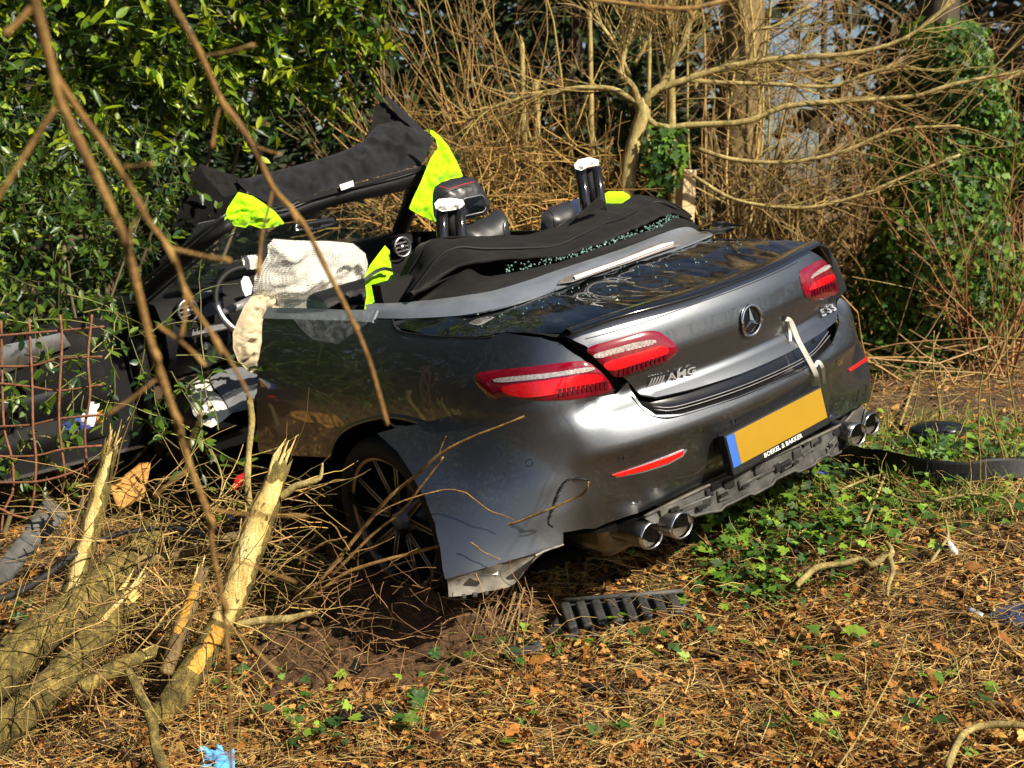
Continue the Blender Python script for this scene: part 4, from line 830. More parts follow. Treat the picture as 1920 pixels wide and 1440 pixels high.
# ------------------------------------------------------------------ logs, stumps, wire mesh, litter
def wp(tri): return np.array([wy(u, v, y) for u, v, y in tri])
def rad(wpx, tri):
    w_ = np.interp(np.linspace(0, 1, len(tri)), np.linspace(0, 1, len(wpx)), wpx); return np.array([a/2*t[2]/F for a, t in zip(w_, tri)])
def limb(name, tri, wpx, m, label, cat, group=None, sides=14, rough=.12, parent=None, n=28, ends=None, raw=None, seed=1):
    "one piece of wood along a path of (u, v, depth); splintered ends where asked; raw strips bare wood"
    P = resample(wp(tri), n); r0 = rad(wpx, tri); r = np.interp(np.linspace(0, 1, n), np.linspace(0, 1, len(r0)), r0)
    V, Fc = tube(P, r, sides); V = V.reshape(n, sides, 3)
    k = 1+rough*nz(V.reshape(-1, 3), 9, seed).reshape(n, sides)+rough*.5*nz(V.reshape(-1, 3), 30, seed+1).reshape(n, sides)
    V = P[:, None]+(V-P[:, None])*k[..., None]
    rr = np.random.default_rng(seed)
    if ends in ('end', 'both'):
        T = P[-1]-P[-3]; T /= np.linalg.norm(T)
        V[-1] += rr.uniform(-.5, 2.2, (sides, 1))*r[-1]*T; V[-2] += rr.uniform(-.8, .8, (sides, 1))*r[-1]*T
    if ends in ('start', 'both'):
        T = P[0]-P[2]; T /= np.linalg.norm(T); V[0] += rr.uniform(-.4, 1.6, (sides, 1))*r[0]*T
    root = empty(name, tuple(P[np.argmin(P[:, 2])]), label, cat, group) if parent is None else None
    par = root or parent; off = np.array(par.location) if root else np.zeros(3)
    o = mk('bark' if root else name, V.reshape(-1, 3)-off, Fc, m, par)
    if raw:
        for (t0, t1, c0, c1, mm) in raw:   # peeled strip: along t0..t1, round c0..c1 (turns), ragged
            tt = np.linspace(t0, t1, 16); cc = np.linspace(c0, c1, 7); a = []
            for i, q in enumerate(tt):
                row = []
                sh = rr.uniform(-.035, .035)*(1 if 0 < i < 15 else 0)
                for j, c in enumerate(cc):
                    x = q*(n-1); i0 = min(int(x), n-2); f = x-i0; y_ = ((c+sh*(1 if j in (0, 6) else .3)) % 1)*sides; j0 = int(y_) % sides; j1 = (j0+1) % sides; g = y_-int(y_)
                    p = (V[i0, j0]*(1-g)+V[i0, j1]*g)*(1-f)+(V[i0+1, j0]*(1-g)+V[i0+1, j1]*g)*f; ax_ = P[i0]*(1-f)+P[i0+1]*f
                    row.append(ax_+(p-ax_)*(1.03+.05*rr.uniform() if 0 < j < 6 else .985))
                a.append(row)
            mk('bare_wood', *solid(np.array(a).reshape(-1, 3)-off, [tuple(f) for f in gridf(16, 7)], .004, CAM-off), mm, par)
    if ends and root is not None:
        for q in range(7):
            T = P[-1]-P[-3]; T /= np.linalg.norm(T); b_ = P[-1]+rr.normal(size=3)*r[-1]*.45-T*r[-1]*.5; L = rr.uniform(.6, 2.4)*r[-1]*2
            mk('splinter', *(lambda v_: (v_[0]-off, v_[1]))(tube(np.array([b_-T*L*.4, b_+T*L*.5+rr.normal(size=3)*.004, b_+T*L+rr.normal(size=3)*.008]), [r[-1]*.28, r[-1]*.18, .0008], 5)), 'raw_wood', par)
    return par
gL = 'broken logs in the pile'
limb('fallen_log', [(-60,1318,4.05),(0,1262,4.08),(90,1180,4.2),(175,1112,4.35),(240,1050,4.6),(290,1000,4.8)], [88,84,76,64,52], 'bark_log', 'thick olive log running from the left edge up towards the wire mesh', 'log', gL, raw=[(.08,.28,.55,.78,'orange_wood'),(.42,.50,.5,.66,'raw_wood')], seed=2)
limb('fallen_log', [(-60,1420,3.95),(0,1372,3.98),(60,1318,4.02),(120,1262,4.1),(180,1190,4.2),(222,1140,4.28)], [84,76,70,64,52], 'bark_log', 'lower curved log peeled to bare wood, bottom left corner', 'log', gL, ends='end', raw=[(.62,.86,.5,.72,'orange_wood'),(.42,.56,.62,.82,'raw_wood')], seed=3)
limb('fallen_log', [(150,1290,3.95),(200,1262,4.0),(250,1238,4.05),(290,1222,4.1)], [34,32,28,24], 'bark_log', 'short stub of log lying between the two lower logs', 'log', gL, ends='end', seed=4)
limb('fallen_log', [(225,1060,4.55),(330,1040,4.6),(420,1010,4.65),(480,1000,4.7)], [26,24,20,16], 'bark_brown', 'thin log lying across the brushwood behind the pile', 'log', gL, seed=14)
limb('broken_stump', [(130,1130,4.32),(150,1060,4.34),(172,980,4.36),(193,900,4.38),(207,845,4.38)], [46,44,40,36,26], 'bark_log', 'snapped pole with splintered top standing in front of the wire mesh', 'stump', 'broken stumps', ends='end', raw=[(.05,.99,.40,.56,'raw_wood')], seed=5)
limb('broken_stump', [(296,1352,4.0),(350,1272,4.05),(405,1190,4.1),(440,1110,4.15),(478,1000,4.2),(505,930,4.22),(520,890,4.24)], [58,54,52,54,58,56,36], 'bark_log', 'tall split trunk with shredded yellow top beside the rear wheel', 'stump', 'broken stumps', ends='end', raw=[(.42,.97,.32,.64,'raw_wood'),(.50,.92,.66,.78,'raw_wood'),(.22,.40,.36,.56,'orange_wood')], seed=6)
limb('broken_stump', [(310,1262,4.02),(335,1190,4.06),(358,1130,4.1),(377,1080,4.12)], [30,30,28,24], 'bark_brown', 'short flat-topped stump left of the tall split trunk', 'stump', 'broken stumps', ends='end', raw=[(.4,.95,.40,.6,'orange_wood')], seed=7)
limb('dead_branch', [(528,932,4.22),(555,912,4.2),(585,903,4.18),(600,895,4.18),(605,868,4.18)], [16,14,13,10,3], 'bark_small', 'crooked pale side branch near the top of the split trunk', 'branch', seed=8)
limb('dead_branch', [(445,1172,4.1),(490,1164,4.08),(540,1160,4.06),(580,1150,4.05)], [18,16,15,11], 'bark_small', 'stubby branch pointing right from the split trunk', 'branch', ends='end', seed=9)
limb('dead_branch', [(240,1255,3.85),(262,1300,3.8),(285,1350,3.72),(292,1400,3.66),(312,1450,3.62)], [16,22,22,20,26], 'bark_log', 'gnarled grey branch reaching the bottom edge', 'branch', seed=10)
limb('dead_branch', [(468,750,4.5),(472,790,4.5),(466,850,4.48),(464,910,4.45),(470,960,4.42)], [13,12,12,14,16], 'bark_small', 'slim upright snapped stick against the open door gap', 'branch', ends='start', seed=12)
limb('dead_branch', [(458,858,4.49),(520,840,4.45),(560,815,4.42)], [3,3,2], 'bark_small', 'thin twig leaving the snapped stick to the right', 'branch', seed=13, n=10, sides=5)
# rusty reinforcing mesh
msh = empty('wire_mesh', tuple(wy(120, 1100, 4.55)), 'rusty bent reinforcing mesh panel at the left edge in front of the open door', 'wire mesh')
mo = np.array(msh.location)
vert = ([(5,110),(10,340),(20,640),(60,800),(65,960),(20,1060),(5,1180)],[(145,100),(160,400),(165,640),(180,800),(170,980),(145,1090)],[(300,80),(310,200),(300,420),(295,620),(315,800),(325,900),(300,990)],[(460,80),(440,300),(450,480),(425,640),(430,790),(440,890)],[(-140,120),(-135,400),(-120,700),(-100,960),(-110,1100)])
hor = ([(-150,200),(0,185),(300,160),(520,140)],[(-150,345),(0,340),(160,335),(300,300),(510,290)],[(-150,430),(0,425),(150,440),(300,460),(510,430)],[(-150,650),(0,640),(160,630),(300,600),(520,580)],[(-150,800),(0,790),(180,785),(330,750),(510,735)],[(-150,930),(0,920),(180,915),(330,880),(520,800)],[(-130,1000),(0,1050),(60,1080),(140,1100)])
for k, pts in enumerate(vert): mk('mesh_bar', *(lambda v_: (v_[0]-mo, v_[1]))(tube(resample([wy(*z4(p)[0], 4.52+.05*math.sin(p[1]*.004+k)) for p in pts], 26), .0046, 6)), 'rust', msh)
for k, pts in enumerate(hor): mk('mesh_bar', *(lambda v_: (v_[0]-mo, v_[1]))(tube(resample([wy(*z4(p)[0], 4.512+.05*math.sin(p[1]*.004+p[0]*.004)) for p in pts], 26), .0046, 6)), 'rust', msh)
# plastic pieces and other litter
def gp(pts, up=.02, fn=None): return np.array([G(u, v, up) for u, v in pts])
def slabw(name, P, m, thick, label, cat, wr=.004, step=.02, group=None, bulge=.0, **kw):
    return pillow(name, P, m, None, step, bulge, wr, 6, toward=CAM+np.array([0, 0, 2.]), label=label, cat=cat, group=group, back_off=thick, **kw)
slabw('fender_liner', wp([(u, v, y) for (u, v), y in zip(z4((235,980),(350,1078),(300,1132),(190,1240),(60,1405),(0,1425),(-40,1360),(110,1170)), (4.75,4.75,4.7,4.6,4.45,4.4,4.4,4.6))]), 'grey_plastic', .005, 'grey ribbed wheel liner piece leaning at the left edge below the mesh', 'plastic panel')
limb('rubber_seal', [(u, v, y) for (u, v), y in zip(z6((-60,690),(60,660),(200,580),(330,480),(440,420),(560,380),(750,360),(920,390),(1050,470)), (4.1,4.15,4.2,4.3,4.4,4.45,4.5,4.45,4.35))], [15,15,14,13,10,10,10,9,7], 'rubber', 'long curved black rubber seal draped across the log pile', 'rubber strip', rough=.02)
slabw('wooden_board', wp([(u, v, y) for (u, v), y in zip([(205,912),(262,868),(283,866),(270,930),(222,952)], (5.2,5.4,5.4,5.2,5.15))]), 'plank', .02, 'orange-brown wooden board lying under the open door', 'board')
pb = wp([(u, v, y) for (u, v), y in zip(z4((1150,950),(1180,890),(1232,862),(1236,890),(1175,960)), (4.9,4.9,4.9,4.9,4.9))]); slabw('red_shard', pb, 'red_plastic', .006, 'bright red lamp shard caught in the twigs below the sill', 'shard', step=.012)
# ribbed black undertray piece
pA, pB, pC = G(*z7((900,575))[0], .045), G(*z7((1610,430))[0], .05), G(*z7((1000,412))[0], .13); pn = np.cross(pB-pA, pC-pA); pn /= np.linalg.norm(pn); pn = pn if pn[2] > 0 else -pn
def onpl(u, v, up=0):
    d = ray(u, v); return CAM+d*(((pA-CAM)@pn)/(d@pn))+pn*up
P0 = np.array([onpl(*p) for p in z7((885,560),(930,500),(965,425),(1000,408),(1300,385),(1590,362),(1625,392),(1600,440),(1565,485),(1480,492),(1400,520),(1330,545),(1250,552),(1170,575),(1120,610),(1030,605),(960,595))])
ut = pillow('undertray_piece', P0, 'dark_plastic', None, .02, 0, .001, 6, toward=CAM+np.array([0, 0, 2.]), back_off=.008, label='black ribbed undertray piece lying on leaves below the exhaust', cat='plastic panel')
uo = np.array(ut.location)
for k in range(8):
    a = onpl(*z7((985+k*78, 432-k*6.5))[0], .012)-uo; b_ = onpl(*z7((1030+k*78, 565-k*11))[0], .012)-uo; ax_ = (b_-a)/np.linalg.norm(b_-a); sx_ = np.cross(pn, ax_); Rm = np.stack([sx_, ax_, pn], 1)
    bevel(mk('rib', *box((a+b_)/2, (.034, np.linalg.norm(b_-a), .032), Rm), 'dark_plastic', ut, smooth=False), .009, 3)
mk('raised_edge', *tube(np.array([onpl(*p, .012)-uo for p in z7((985,412),(1300,388),(1595,366))]), .010, 6), 'grey_plastic', ut)
for (pts, m_, lab, cat, th) in (
    (z7((665,712),(700,680),(850,655),(870,690),(840,715),(690,735)), 'grey_plastic', 'small slotted grey plastic piece left of the ribbed undertray', 'plastic piece', .012),
    (z7((1065,895),(1150,882),(1230,900),(1320,945),(1300,975),(1250,950),(1220,915),(1120,915)), 'black_plastic', 'narrow broken black shard in the leaves at lower centre', 'plastic piece', .008),
    ([(622,1358),(650,1342),(700,1338),(748,1346),(735,1358),(660,1368)], 'black_plastic', 'curved black plastic piece near the bottom, right of the glove', 'plastic piece', .01),
    ([(648,1272),(660,1232),(676,1262),(668,1282)], 'black_plastic', 'upright black triangular shard in the soil below the split trunk', 'plastic piece', .006),
    (z8((470,970),(580,935),(660,945),(640,985),(540,1000)), 'black_plastic', 'dark flat plastic scrap among ivy right of centre', 'plastic piece', .008),
    (z8((1480,945),(1500,940),(1548,990),(1540,1010),(1500,990)), 'white_plastic', 'small white plastic chip on the leaves at right', 'plastic chip', .004),
    (z8((1600,1330),(1615,1320),(1690,1360),(1680,1378),(1610,1345)), 'white_plastic', 'white plastic sliver at the far right near the dark cloth', 'plastic chip', .004),
    (z6((1020,330),(1050,322),(1056,350),(1022,352)), 'white_plastic', 'white scrap in the brushwood behind the split trunk', 'plastic chip', .004)):
    slabw('plastic_piece', gp(pts, .035), m_, th, lab, cat, wr=.003, step=.012)
# black trim strip and sheet on the right
ts = [(790,392),(880,462),(1000,532),(1150,568),(1350,600),(1580,600),(1750,578),(1990,540)]; tt = [(830,362),(950,382),(1060,432),(1250,452),(1500,492),(1780,512),(1920,482),(2010,470)]
lowp = resample(gp(z8(*ts), .02), 60); topp = resample([G(*z8(a)[0], .0) for a in [(790,392),(880,462),(1000,532),(1150,568),(1350,600),(1580,600),(1750,578),(1990,540)]], 60)
hts = np.interp(np.linspace(0, 1, 60), [0, .2, .5, .8, 1], [.10, .11, .115, .09, .06])
tw_ = .035*nz(np.linspace(0, 3, 60)[:, None], .6, 3); RW = np.stack([lowp, lowp+np.stack([0*hts, .012+tw_*.4, hts*.9], 1), lowp+np.stack([0*hts, .016+tw_*.4, hts], 1), lowp+np.stack([0*hts, .075+tw_, hts*(.86+.1*np.sin(np.arange(60)*.9))], 1)], 0)
mk('sill_strip', *solid(RW.reshape(-1, 3), [tuple(f) for f in gridf(4, 60)], .006, CAM), 'black_plastic', None, smooth=False, label='long black plastic sill strip lying across the ground at right', cat='plastic strip')
slabw('blue_sheet', gp(z8((540,530),(620,460),(720,440),(860,455),(985,540),(820,550),(640,540)), .02), 'blue_plastic', .003, 'crumpled blue plastic sheet on the ground under the right rear corner', 'plastic sheet', wr=.012)
mc = G(1757, 832); a = np.linspace(0, 2*np.pi, 20, endpoint=False); prof = [(-.13,.004),(-.125,.03),(-.09,.055),(-.02,.068),(.06,.066),(.11,.05),(.135,.02),(.138,.003)]
V = np.array([[mc+np.array([x, r*1.1*math.cos(t), .045+r*.85*math.sin(t)+.02*x]) for t in a] for x, r in prof]); mk('mirror_cap', V.reshape(-1, 3), [tuple(f)[::-1] for f in gridf(8, 20, True)], 'black_gloss', None, label='glossy black rounded mirror housing lying in the grass at right', cat='mirror cap')
pillow('dark_cloth', gp([(1845,1165),(1868,1150),(1895,1140),(1940,1138),(1950,1185),(1900,1180),(1860,1178)], .015), 'navy_cloth', None, .015, .025, .02, 9, toward=CAM+np.array([0, 0, 3.]), back_off=.002, label='crumpled dark navy cloth at the right edge', cat='cloth')
gl_ = pillow('glove', gp([(380,1436),(390,1424),(410,1419),(428,1428),(442,1441),(440,1458),(405,1464),(376,1456)], .025), 'blue_glove', None, .006, .04, .012, 9, toward=CAM+np.array([0, 0, 3.]), back_off=.002, label='crumpled light blue disposable glove at the bottom edge', cat='glove', seed=17)
for q, (u, v) in enumerate(((394,1430),(415,1426),(432,1438),(384,1444))):
    p = G(u, v, .025)-np.array(gl_.location); mk('finger', *tube(resample([p, p+[.012*(q-1.5), .0, .02], p+[.024*(q-1.5), -.004, .012]], 8), [.009, .0095, .009, .009, .0085, .008, .007, .003], 8), 'blue_glove', gl_)
# packaging in the door pocket
for (pts, m_, lab, cat) in ((z4((310,630),(400,580),(430,620),(480,640),(400,660),(330,655)), 'blue_plastic', 'blue wrapper in the open door pocket', 'wrapper'), (z4((440,545),(455,515),(500,520),(490,560),(470,640),(400,640),(385,610)), 'white_plastic', 'white paper packet in the open door pocket', 'packet'), (z4((490,560),(500,550),(525,560),(535,600),(480,640),(485,600)), 'orange_plastic', 'small orange bottle in the open door pocket', 'bottle')):
    pillow(cat, wp([(u, v, 5.55) for u, v in pts]), m_, None, .012, .02, .006, 8, toward=CAM, label=lab, cat=cat)
# ------------------------------------------------------------------ branches hanging close to the camera
def branch(name, label, main, sides_, ydep, wpx, group='branches hanging in front of the camera'):
    root = limb(name, [(u, v, ydep+.0002*v) for u, v in main], [w_*.74 for w_ in wpx], 'twig_front', label, 'branch', group, 10, .10, n=60)
    off = np.array(root.location)
    for pts, wd in sides_:
        tri = [(u, v, ydep+.0002*v-.012*i) for i, (u, v) in enumerate(pts)]; P = resample(wp(tri), 20)-off; r0 = rad([w_*.8 for w_ in wd], tri); r = np.interp(np.linspace(0, 1, 20), np.linspace(0, 1, len(r0)), r0)
        r[-4:-1] *= 1.5; mk('side_twig', *tube(P, r, 8), 'twig_front', root)
    for i in range(3, len(main)-2, 2):
        u, v = main[i]; p = wy(u, v, ydep+.0002*v)-off; mk('bud', *tube(np.array([p, p+[.006, 0, -.012], p+[.009, -.002, -.022]]), [.004, .0045, .0006], 6), 'twig_front', root)
branch('hanging_branch', 'long blurred branch falling from the top left corner to the bottom edge', [(55,-60),(65,0),(97,125),(112,190),(165,300),(230,440),(262,560),(285,650),(300,700),(325,770),(358,880),(388,960),(400,1040),(415,1120),(425,1200),(430,1290),(434,1460)],
       [([(62,10),(38,38),(8,66)],[16,14,12]), ([(106,200),(60,270),(0,365),(-40,420)],[15,14,13]), ([(230,315),(258,311),(288,308)],[6,6,8]), ([(295,610),(350,650),(385,686)],[10,9,7]), ([(300,706),(250,745),(200,778)],[9,8,6]), ([(356,876),(320,905),(288,932)],[8,6,4]), ([(388,955),(470,965),(575,968)],[8,7,5]), ([(405,1040),(470,1060),(556,1092)],[7,6,5]), ([(425,1170),(475,1215),(522,1262)],[6,5,4]), ([(418,1120),(380,1150),(330,1165)],[6,5,4]), ([(345,850),(370,795),(375,770)],[6,7,6])], 1.32, [27,26,24,22,21,20,18,16,13,11,9,8])
branch('hanging_branch', 'thinner blurred branch forking off the long one and ending over the sill', [(104,140),(150,210),(200,280),(255,370),(275,410),(310,455),(330,485),(345,540),(365,580),(400,630),(440,690),(472,752)],
       [([(322,466),(380,480),(432,489)],[10,9,10]), ([(265,400),(245,430),(246,462)],[7,6,6]), ([(347,535),(347,590),(340,632)],[9,8,6]), ([(235,310),(260,312),(285,308)],[5,5,7])], 1.33, [16,15,14,14,13,12,11,9])
branch('hanging_branch', 'blurred branch falling from the top edge across the header to the wheel arch', [(300,-50),(320,0),(375,100),(412,182),(428,205),(475,275),(510,350),(545,390),(575,430),(600,480),(625,530),(660,600),(690,670),(705,720),(726,796)],
       [([(385,105),(430,97),(478,84)],[7,6,8]), ([(415,190),(405,230),(398,278)],[5,5,7]), ([(512,355),(502,395),(490,450),(484,520)],[8,8,7,9]), ([(475,272),(500,282),(526,290)],[5,5,5])], 1.62, [19,18,17,16,16,15,15,14,13,12,13,12])
branch('hanging_branch', 'brown branch crossing the top edge right of centre', [(1060,-6),(1150,4),(1230,14),(1290,16),(1340,6),(1420,-16)], [([(1195,10),(1240,24),(1262,28)],[5,4,3])], 2.2, [8,10,12,13,12])
# thin shoots in front of the torn bumper
sh = empty('broken_shoots', tuple(G(600, 1150)), 'bare reddish shoots slanting up across the torn bumper and rear wheel', 'shoots'); so_ = np.array(sh.location)
for pts, ys, wd in ((z5((0,1385),(200,1130),(420,860),(530,730),(700,590),(820,480),(1050,360),(1320,255)), (4.3,3.85), [9,9,8,7,6,4]), (z5((60,1330),(300,1160),(560,1085),(820,1010),(1100,930),(1310,860),(1480,790),(1670,710),(1695,645)), (4.25,3.82), [8,8,7,7,6,5,4]), (z5((180,1200),(420,960),(600,810),(720,660),(845,495)), (4.2,3.95), [7,6,5,4]), (z5((430,850),(560,770),(830,685),(960,700),(1100,790),(1265,857)), (4.05,3.95), [3,3,2]), (z5((820,480),(850,400),(865,370)), (3.98,3.96), [3,2,2]), (z5((1010,990),(1090,1050),(1185,1092)), (3.95,3.93), [3,2,2]), (z5((0,1120),(120,1010),(280,960)), (4.2,4.1), [5,5,4]), (z5((300,1040),(215,905),(180,870)), (4.2,4.15), [3,3,2]), (z5((300,1060),(460,1010),(560,960)), (4.1,4.05), [3,3,2])):
    tri = [(u, v, ys[0]+(ys[1]-ys[0])*i/(len(pts)-1)) for i, (u, v) in enumerate(pts)]; P = resample(wp(tri), 30); P = P+nz(np.arange(30)[:, None]*.1, 1.0, len(pts))[:, None]*.004*min(1, np.linalg.norm(P[-1]-P[0])/.6); r0 = rad(wd, tri)
    mk('shoot', *tube(P-so_, np.interp(np.linspace(0, 1, 30), np.linspace(0, 1, len(r0)), r0), 6), 'twig_front', sh)
# torn roots below the flap
rt_ = empty('torn_roots', tuple(G(900, 1200)), 'bundle of torn brown roots in the churned soil below the bumper flap', 'roots'); ro = np.array(rt_.location)
for k in range(34):
    u0 = rng.uniform(870, 985); v0 = rng.uniform(1085, 1115); u1 = u0+rng.uniform(-90, 20); v1 = rng.uniform(1170, 1245); um = (u0+u1)/2+rng.uniform(5, 35)
    a = G(u0, v0, rng.uniform(.03, .10)); b_ = G(um, (v0+v1)/2, rng.uniform(.04, .12)); c_ = G(u1, v1, .005); mk('root', *tube(resample([a, b_, c_], 14)-ro, np.linspace(rng.uniform(.003, .007), .002, 14), 6), 'bark_brown', rt_)
# ------------------------------------------------------------------ plants
def norm(a): return a/(np.linalg.norm(a, axis=-1, keepdims=True)+1e-9)
def walk(P0, D0, L, K, wob, grav=0, r=rng):
    "random walks: P0 (N,3), D0 (N,3), L (N,)"
    N_ = len(P0); P = np.zeros((N_, K, 3)); P[:, 0] = P0; d = norm(D0); st = (L/(K-1))[:, None]
    for k in range(1, K):
        d = norm(d+r.normal(size=(N_, 3))*wob+np.array([0, 0, grav])); P[:, k] = P[:, k-1]+d*st
    return P
def taper(N_, K, r0, tip=.25): return np.asarray(r0)[:, None]*np.linspace(1, tip, K)[None]
def pick(P, n, lo=.25, hi=1., r=rng):
    i = r.integers(0, len(P), n); t = r.uniform(lo, hi, n)*(P.shape[1]-1.001); k = t.astype(int); f = (t-k)[:, None]
    return P[i, k]*(1-f)+P[i, k+1]*f, norm(P[i, k+1]-P[i, k]), i
def tcol(n, reps, base, var, r=rng):
    c = np.array(base)*r.uniform(1-var, 1+var, (n, 1))*r.uniform(.9, 1.1, (n, 3)); return np.repeat(c, reps, 0)
LEAF = {
 'oval': (np.array([(0,0,0),(.18,.25,.03),(.20,.55,.04),(.10,.85,.02),(0,1,-.04),(-.10,.85,.02),(-.20,.55,.04),(-.18,.25,.03),(0,.5,-.02)]), [(0,1,8),(1,2,8),(2,3,8),(3,4,8),(4,5,8),(5,6,8),(6,7,8),(7,0,8)]),
 'ivy': (np.array([(0,0,0),(.28,-.08,.04),(.52,.18,-.02),(.27,.32,.03),(.42,.62,-.04),(.16,.62,.03),(0,1,-.05),(-.16,.62,.03),(-.42,.62,-.04),(-.27,.32,.03),(-.52,.18,-.02),(-.28,-.08,.04)]), [(0,1,2,3),(0,3,4,5),(0,5,6,7),(0,7,8,9),(0,9,10,11)]),
 'oak': (np.array([(0,0,0),(.10,.18,.05),(.24,.30,.12),(.15,.45,.04),(.30,.62,.14),(.14,.80,.05),(0,1,-.05),(-.16,.82,.10),(-.28,.60,.02),(-.13,.46,.05),(-.24,.28,.10),(-.10,.16,.02)]), [(0,1,10,11),(1,2,3,10),(3,9,10),(3,4,8,9),(4,5,7,8),(5,6,7)]),
 'small': (np.array([(0,0,0),(.24,.45,.05),(0,1,-.03),(-.24,.45,.05)]), [(0,1,2),(0,2,3)])}
def leaves(P, D, N, L, W, kind):
    "leaf blades at P along D with face normal near N"
    V, Fc = LEAF[kind]; D = norm(D); X = norm(np.cross(D, N)); Z = np.cross(X, D); n = len(P)
    q = P[:, None]+V[None, :, :1]*(W[:, None, None])*X[:, None]+V[None, :, 1:2]*L[:, None, None]*D[:, None]+V[None, :, 2:]*L[:, None, None]*Z[:, None]
    m_ = len(V); F3 = [f for g in Fc for f in ([g] if len(g) == 3 else [(g[0], g[1], g[2]), (g[0], g[2], g[3])])]
    Fo = (np.array(F3)[None]+(np.arange(n)*m_)[:, None, None]).reshape(-1, 3)
    return q.reshape(-1, 3), Fo, m_
def sphere(n, r=rng): return norm(r.normal(size=(n, 3)))
GREENS = {'laurel': np.array([(.05,.11,.008),(.12,.20,.010),(.21,.30,.014),(.02,.05,.008),(.28,.35,.018),(.01,.03,.006)]), 'privet': np.array([(.04,.085,.012),(.07,.13,.015),(.02,.05,.02),(.11,.17,.02)]), 'ivy': np.array([(.045,.11,.015),(.03,.075,.018),(.075,.16,.02),(.12,.22,.02)]), 'dark': np.array([(.018,.036,.010),(.03,.055,.012),(.012,.022,.008)])}
def lcol(n, reps, key, r=rng, var=.25): return np.repeat(GREENS[key][r.integers(0, len(GREENS[key]), n)]*r.uniform(1-var, 1+var, (n, 1)), reps, 0)
def plant(name, loc, label, cat, group=None): return empty(name, tuple(loc), label, cat, group)
def stems(par, nm, P, r, sides, base, var=.3, m='twig', kind=None):
    V, Fo = tubes(P, r, sides); return mk(nm, V-np.array(par.location), Fo, m, par, col=tcol(len(P), P.shape[1]*sides, base, var), kind=kind)
def blades(par, nm, P, D, N, L, W, lk, ck, m, var=.3, kind='stuff', cols=None):
    V, Fo, k = leaves(P, D, N, L, W, lk); return mk(nm, V-np.array(par.location), Fo, m, par, smooth=False, col=lcol(len(P), k, ck, var=var) if cols is None else np.repeat(cols, k, 0), kind=kind)
# evergreen shrub made of leafy sprays
def evergreen(name, centres, radii, nspray, per, L, W, lk, ck, label, cat, base, sprayL, group=None, lean_=(0, 0, 0), stemc=(.10, .11, .03), trunk=True, m='leaf_gloss', droop=-.10, r=rng, shell_=.55):
    par = plant(name, base, label, cat, group); ce = np.asarray(centres, float); ra = np.asarray(radii, float)
    i = r.integers(0, len(ce), nspray); d = sphere(nspray, r); P0 = ce[i]+d*ra[i]*(shell_+(1-shell_)*r.uniform(0, 1, (nspray, 1))**.6)
    D0 = norm(d*ra[i]+np.asarray(lean_)+r.normal(size=(nspray, 3))*.35); Ls = sprayL*r.uniform(.6, 1.3, nspray)
    S = walk(P0-D0*Ls[:, None]*.3, D0, Ls, 6, .16, droop, r); stems(par, 'twigs', S, taper(nspray, 6, np.full(nspray, .0035)), 3, stemc, kind='stuff')
    p, t, _ = pick(S, nspray*per, .1, 1., r); n = len(p); side = norm(np.cross(t, sphere(n, r))); D = norm(t*.7+side*.9+r.normal(size=(n, 3))*.2+[0, 0, -.15]); Nn = norm(np.array([.25, -.35, .9])+r.normal(size=(n, 3))*.45)
    blades(par, 'foliage', p, D, Nn, L*r.uniform(.6, 1.2, n), W*r.uniform(.7, 1.2, n), lk, ck, m)
    if trunk:
        b_ = np.array(base)+np.c_[r.normal(size=(9, 2))*.25, np.zeros(9)]; T = walk(b_, norm(ce[r.integers(0, len(ce), 9)]-b_), np.linalg.norm(ce[r.integers(0, len(ce), 9)]-b_, axis=1), 8, .06, 0, r); stems(par, 'stem', T, taper(9, 8, r.uniform(.012, .03, 9), .3), 6, (.13, .10, .05), m='twig')
    return par
def gb(x, y): return (x, y, float(gz(x, y)))
evergreen('laurel_bush', [(-2.6,7.4,2.3),(-1.9,7.7,2.5),(-3.3,7.2,2.0),(-1.3,8.0,2.7),(-2.3,7.6,3.2),(-3.4,7.0,3.0),(-1.1,7.8,3.4)], [(.8,.5,.7),(.6,.45,.55),(.8,.5,.9),(.5,.4,.5),(.9,.5,.5),(.8,.5,.6),(.6,.4,.4)], 1050, 10, .118, .09, 'oval', 'laurel', 'large glossy cherry laurel with long leaves at the top left', 'bush', gb(-2.4, 7.9), .38, lean_=(.4, -.3, -.1))
evergreen('laurel_bush', [(-4.4,6.0,1.4),(-4.6,4.6,1.2),(-4.4,3.2,1.2),(-4.8,5.2,2.8),(-4.7,3.8,2.8),(-4.6,2.0,1.6),(-4.9,4.6,3.9)], [(.7,.8,1.4),(.7,.9,1.4),(.7,.9,1.4),(.6,.9,.9),(.6,.9,.9),(.7,.9,1.6),(.6,1.6,.6)], 620, 8, .16, .13, 'oval', 'dark', 'dark laurel hedge along the left beyond the frame', 'bush', gb(-4.8, 4.6), .4)
evergreen('privet_bush', [(-2.35,6.3,1.25),(-2.0,6.6,1.55),(-2.75,6.0,1.0),(-2.6,6.3,1.75),(-1.9,6.9,1.2),(-3.1,5.9,1.6)], [(.45,.35,.4),(.4,.3,.4),(.5,.35,.5),(.5,.35,.45),(.35,.3,.4),(.5,.4,.5)], 640, 8, .064, .058, 'oval', 'privet', 'small-leaved privet shrub in front of the windscreen pillar', 'shrub', gb(-2.5, 6.6), .26, stemc=(.07, .075, .025), droop=-.05)
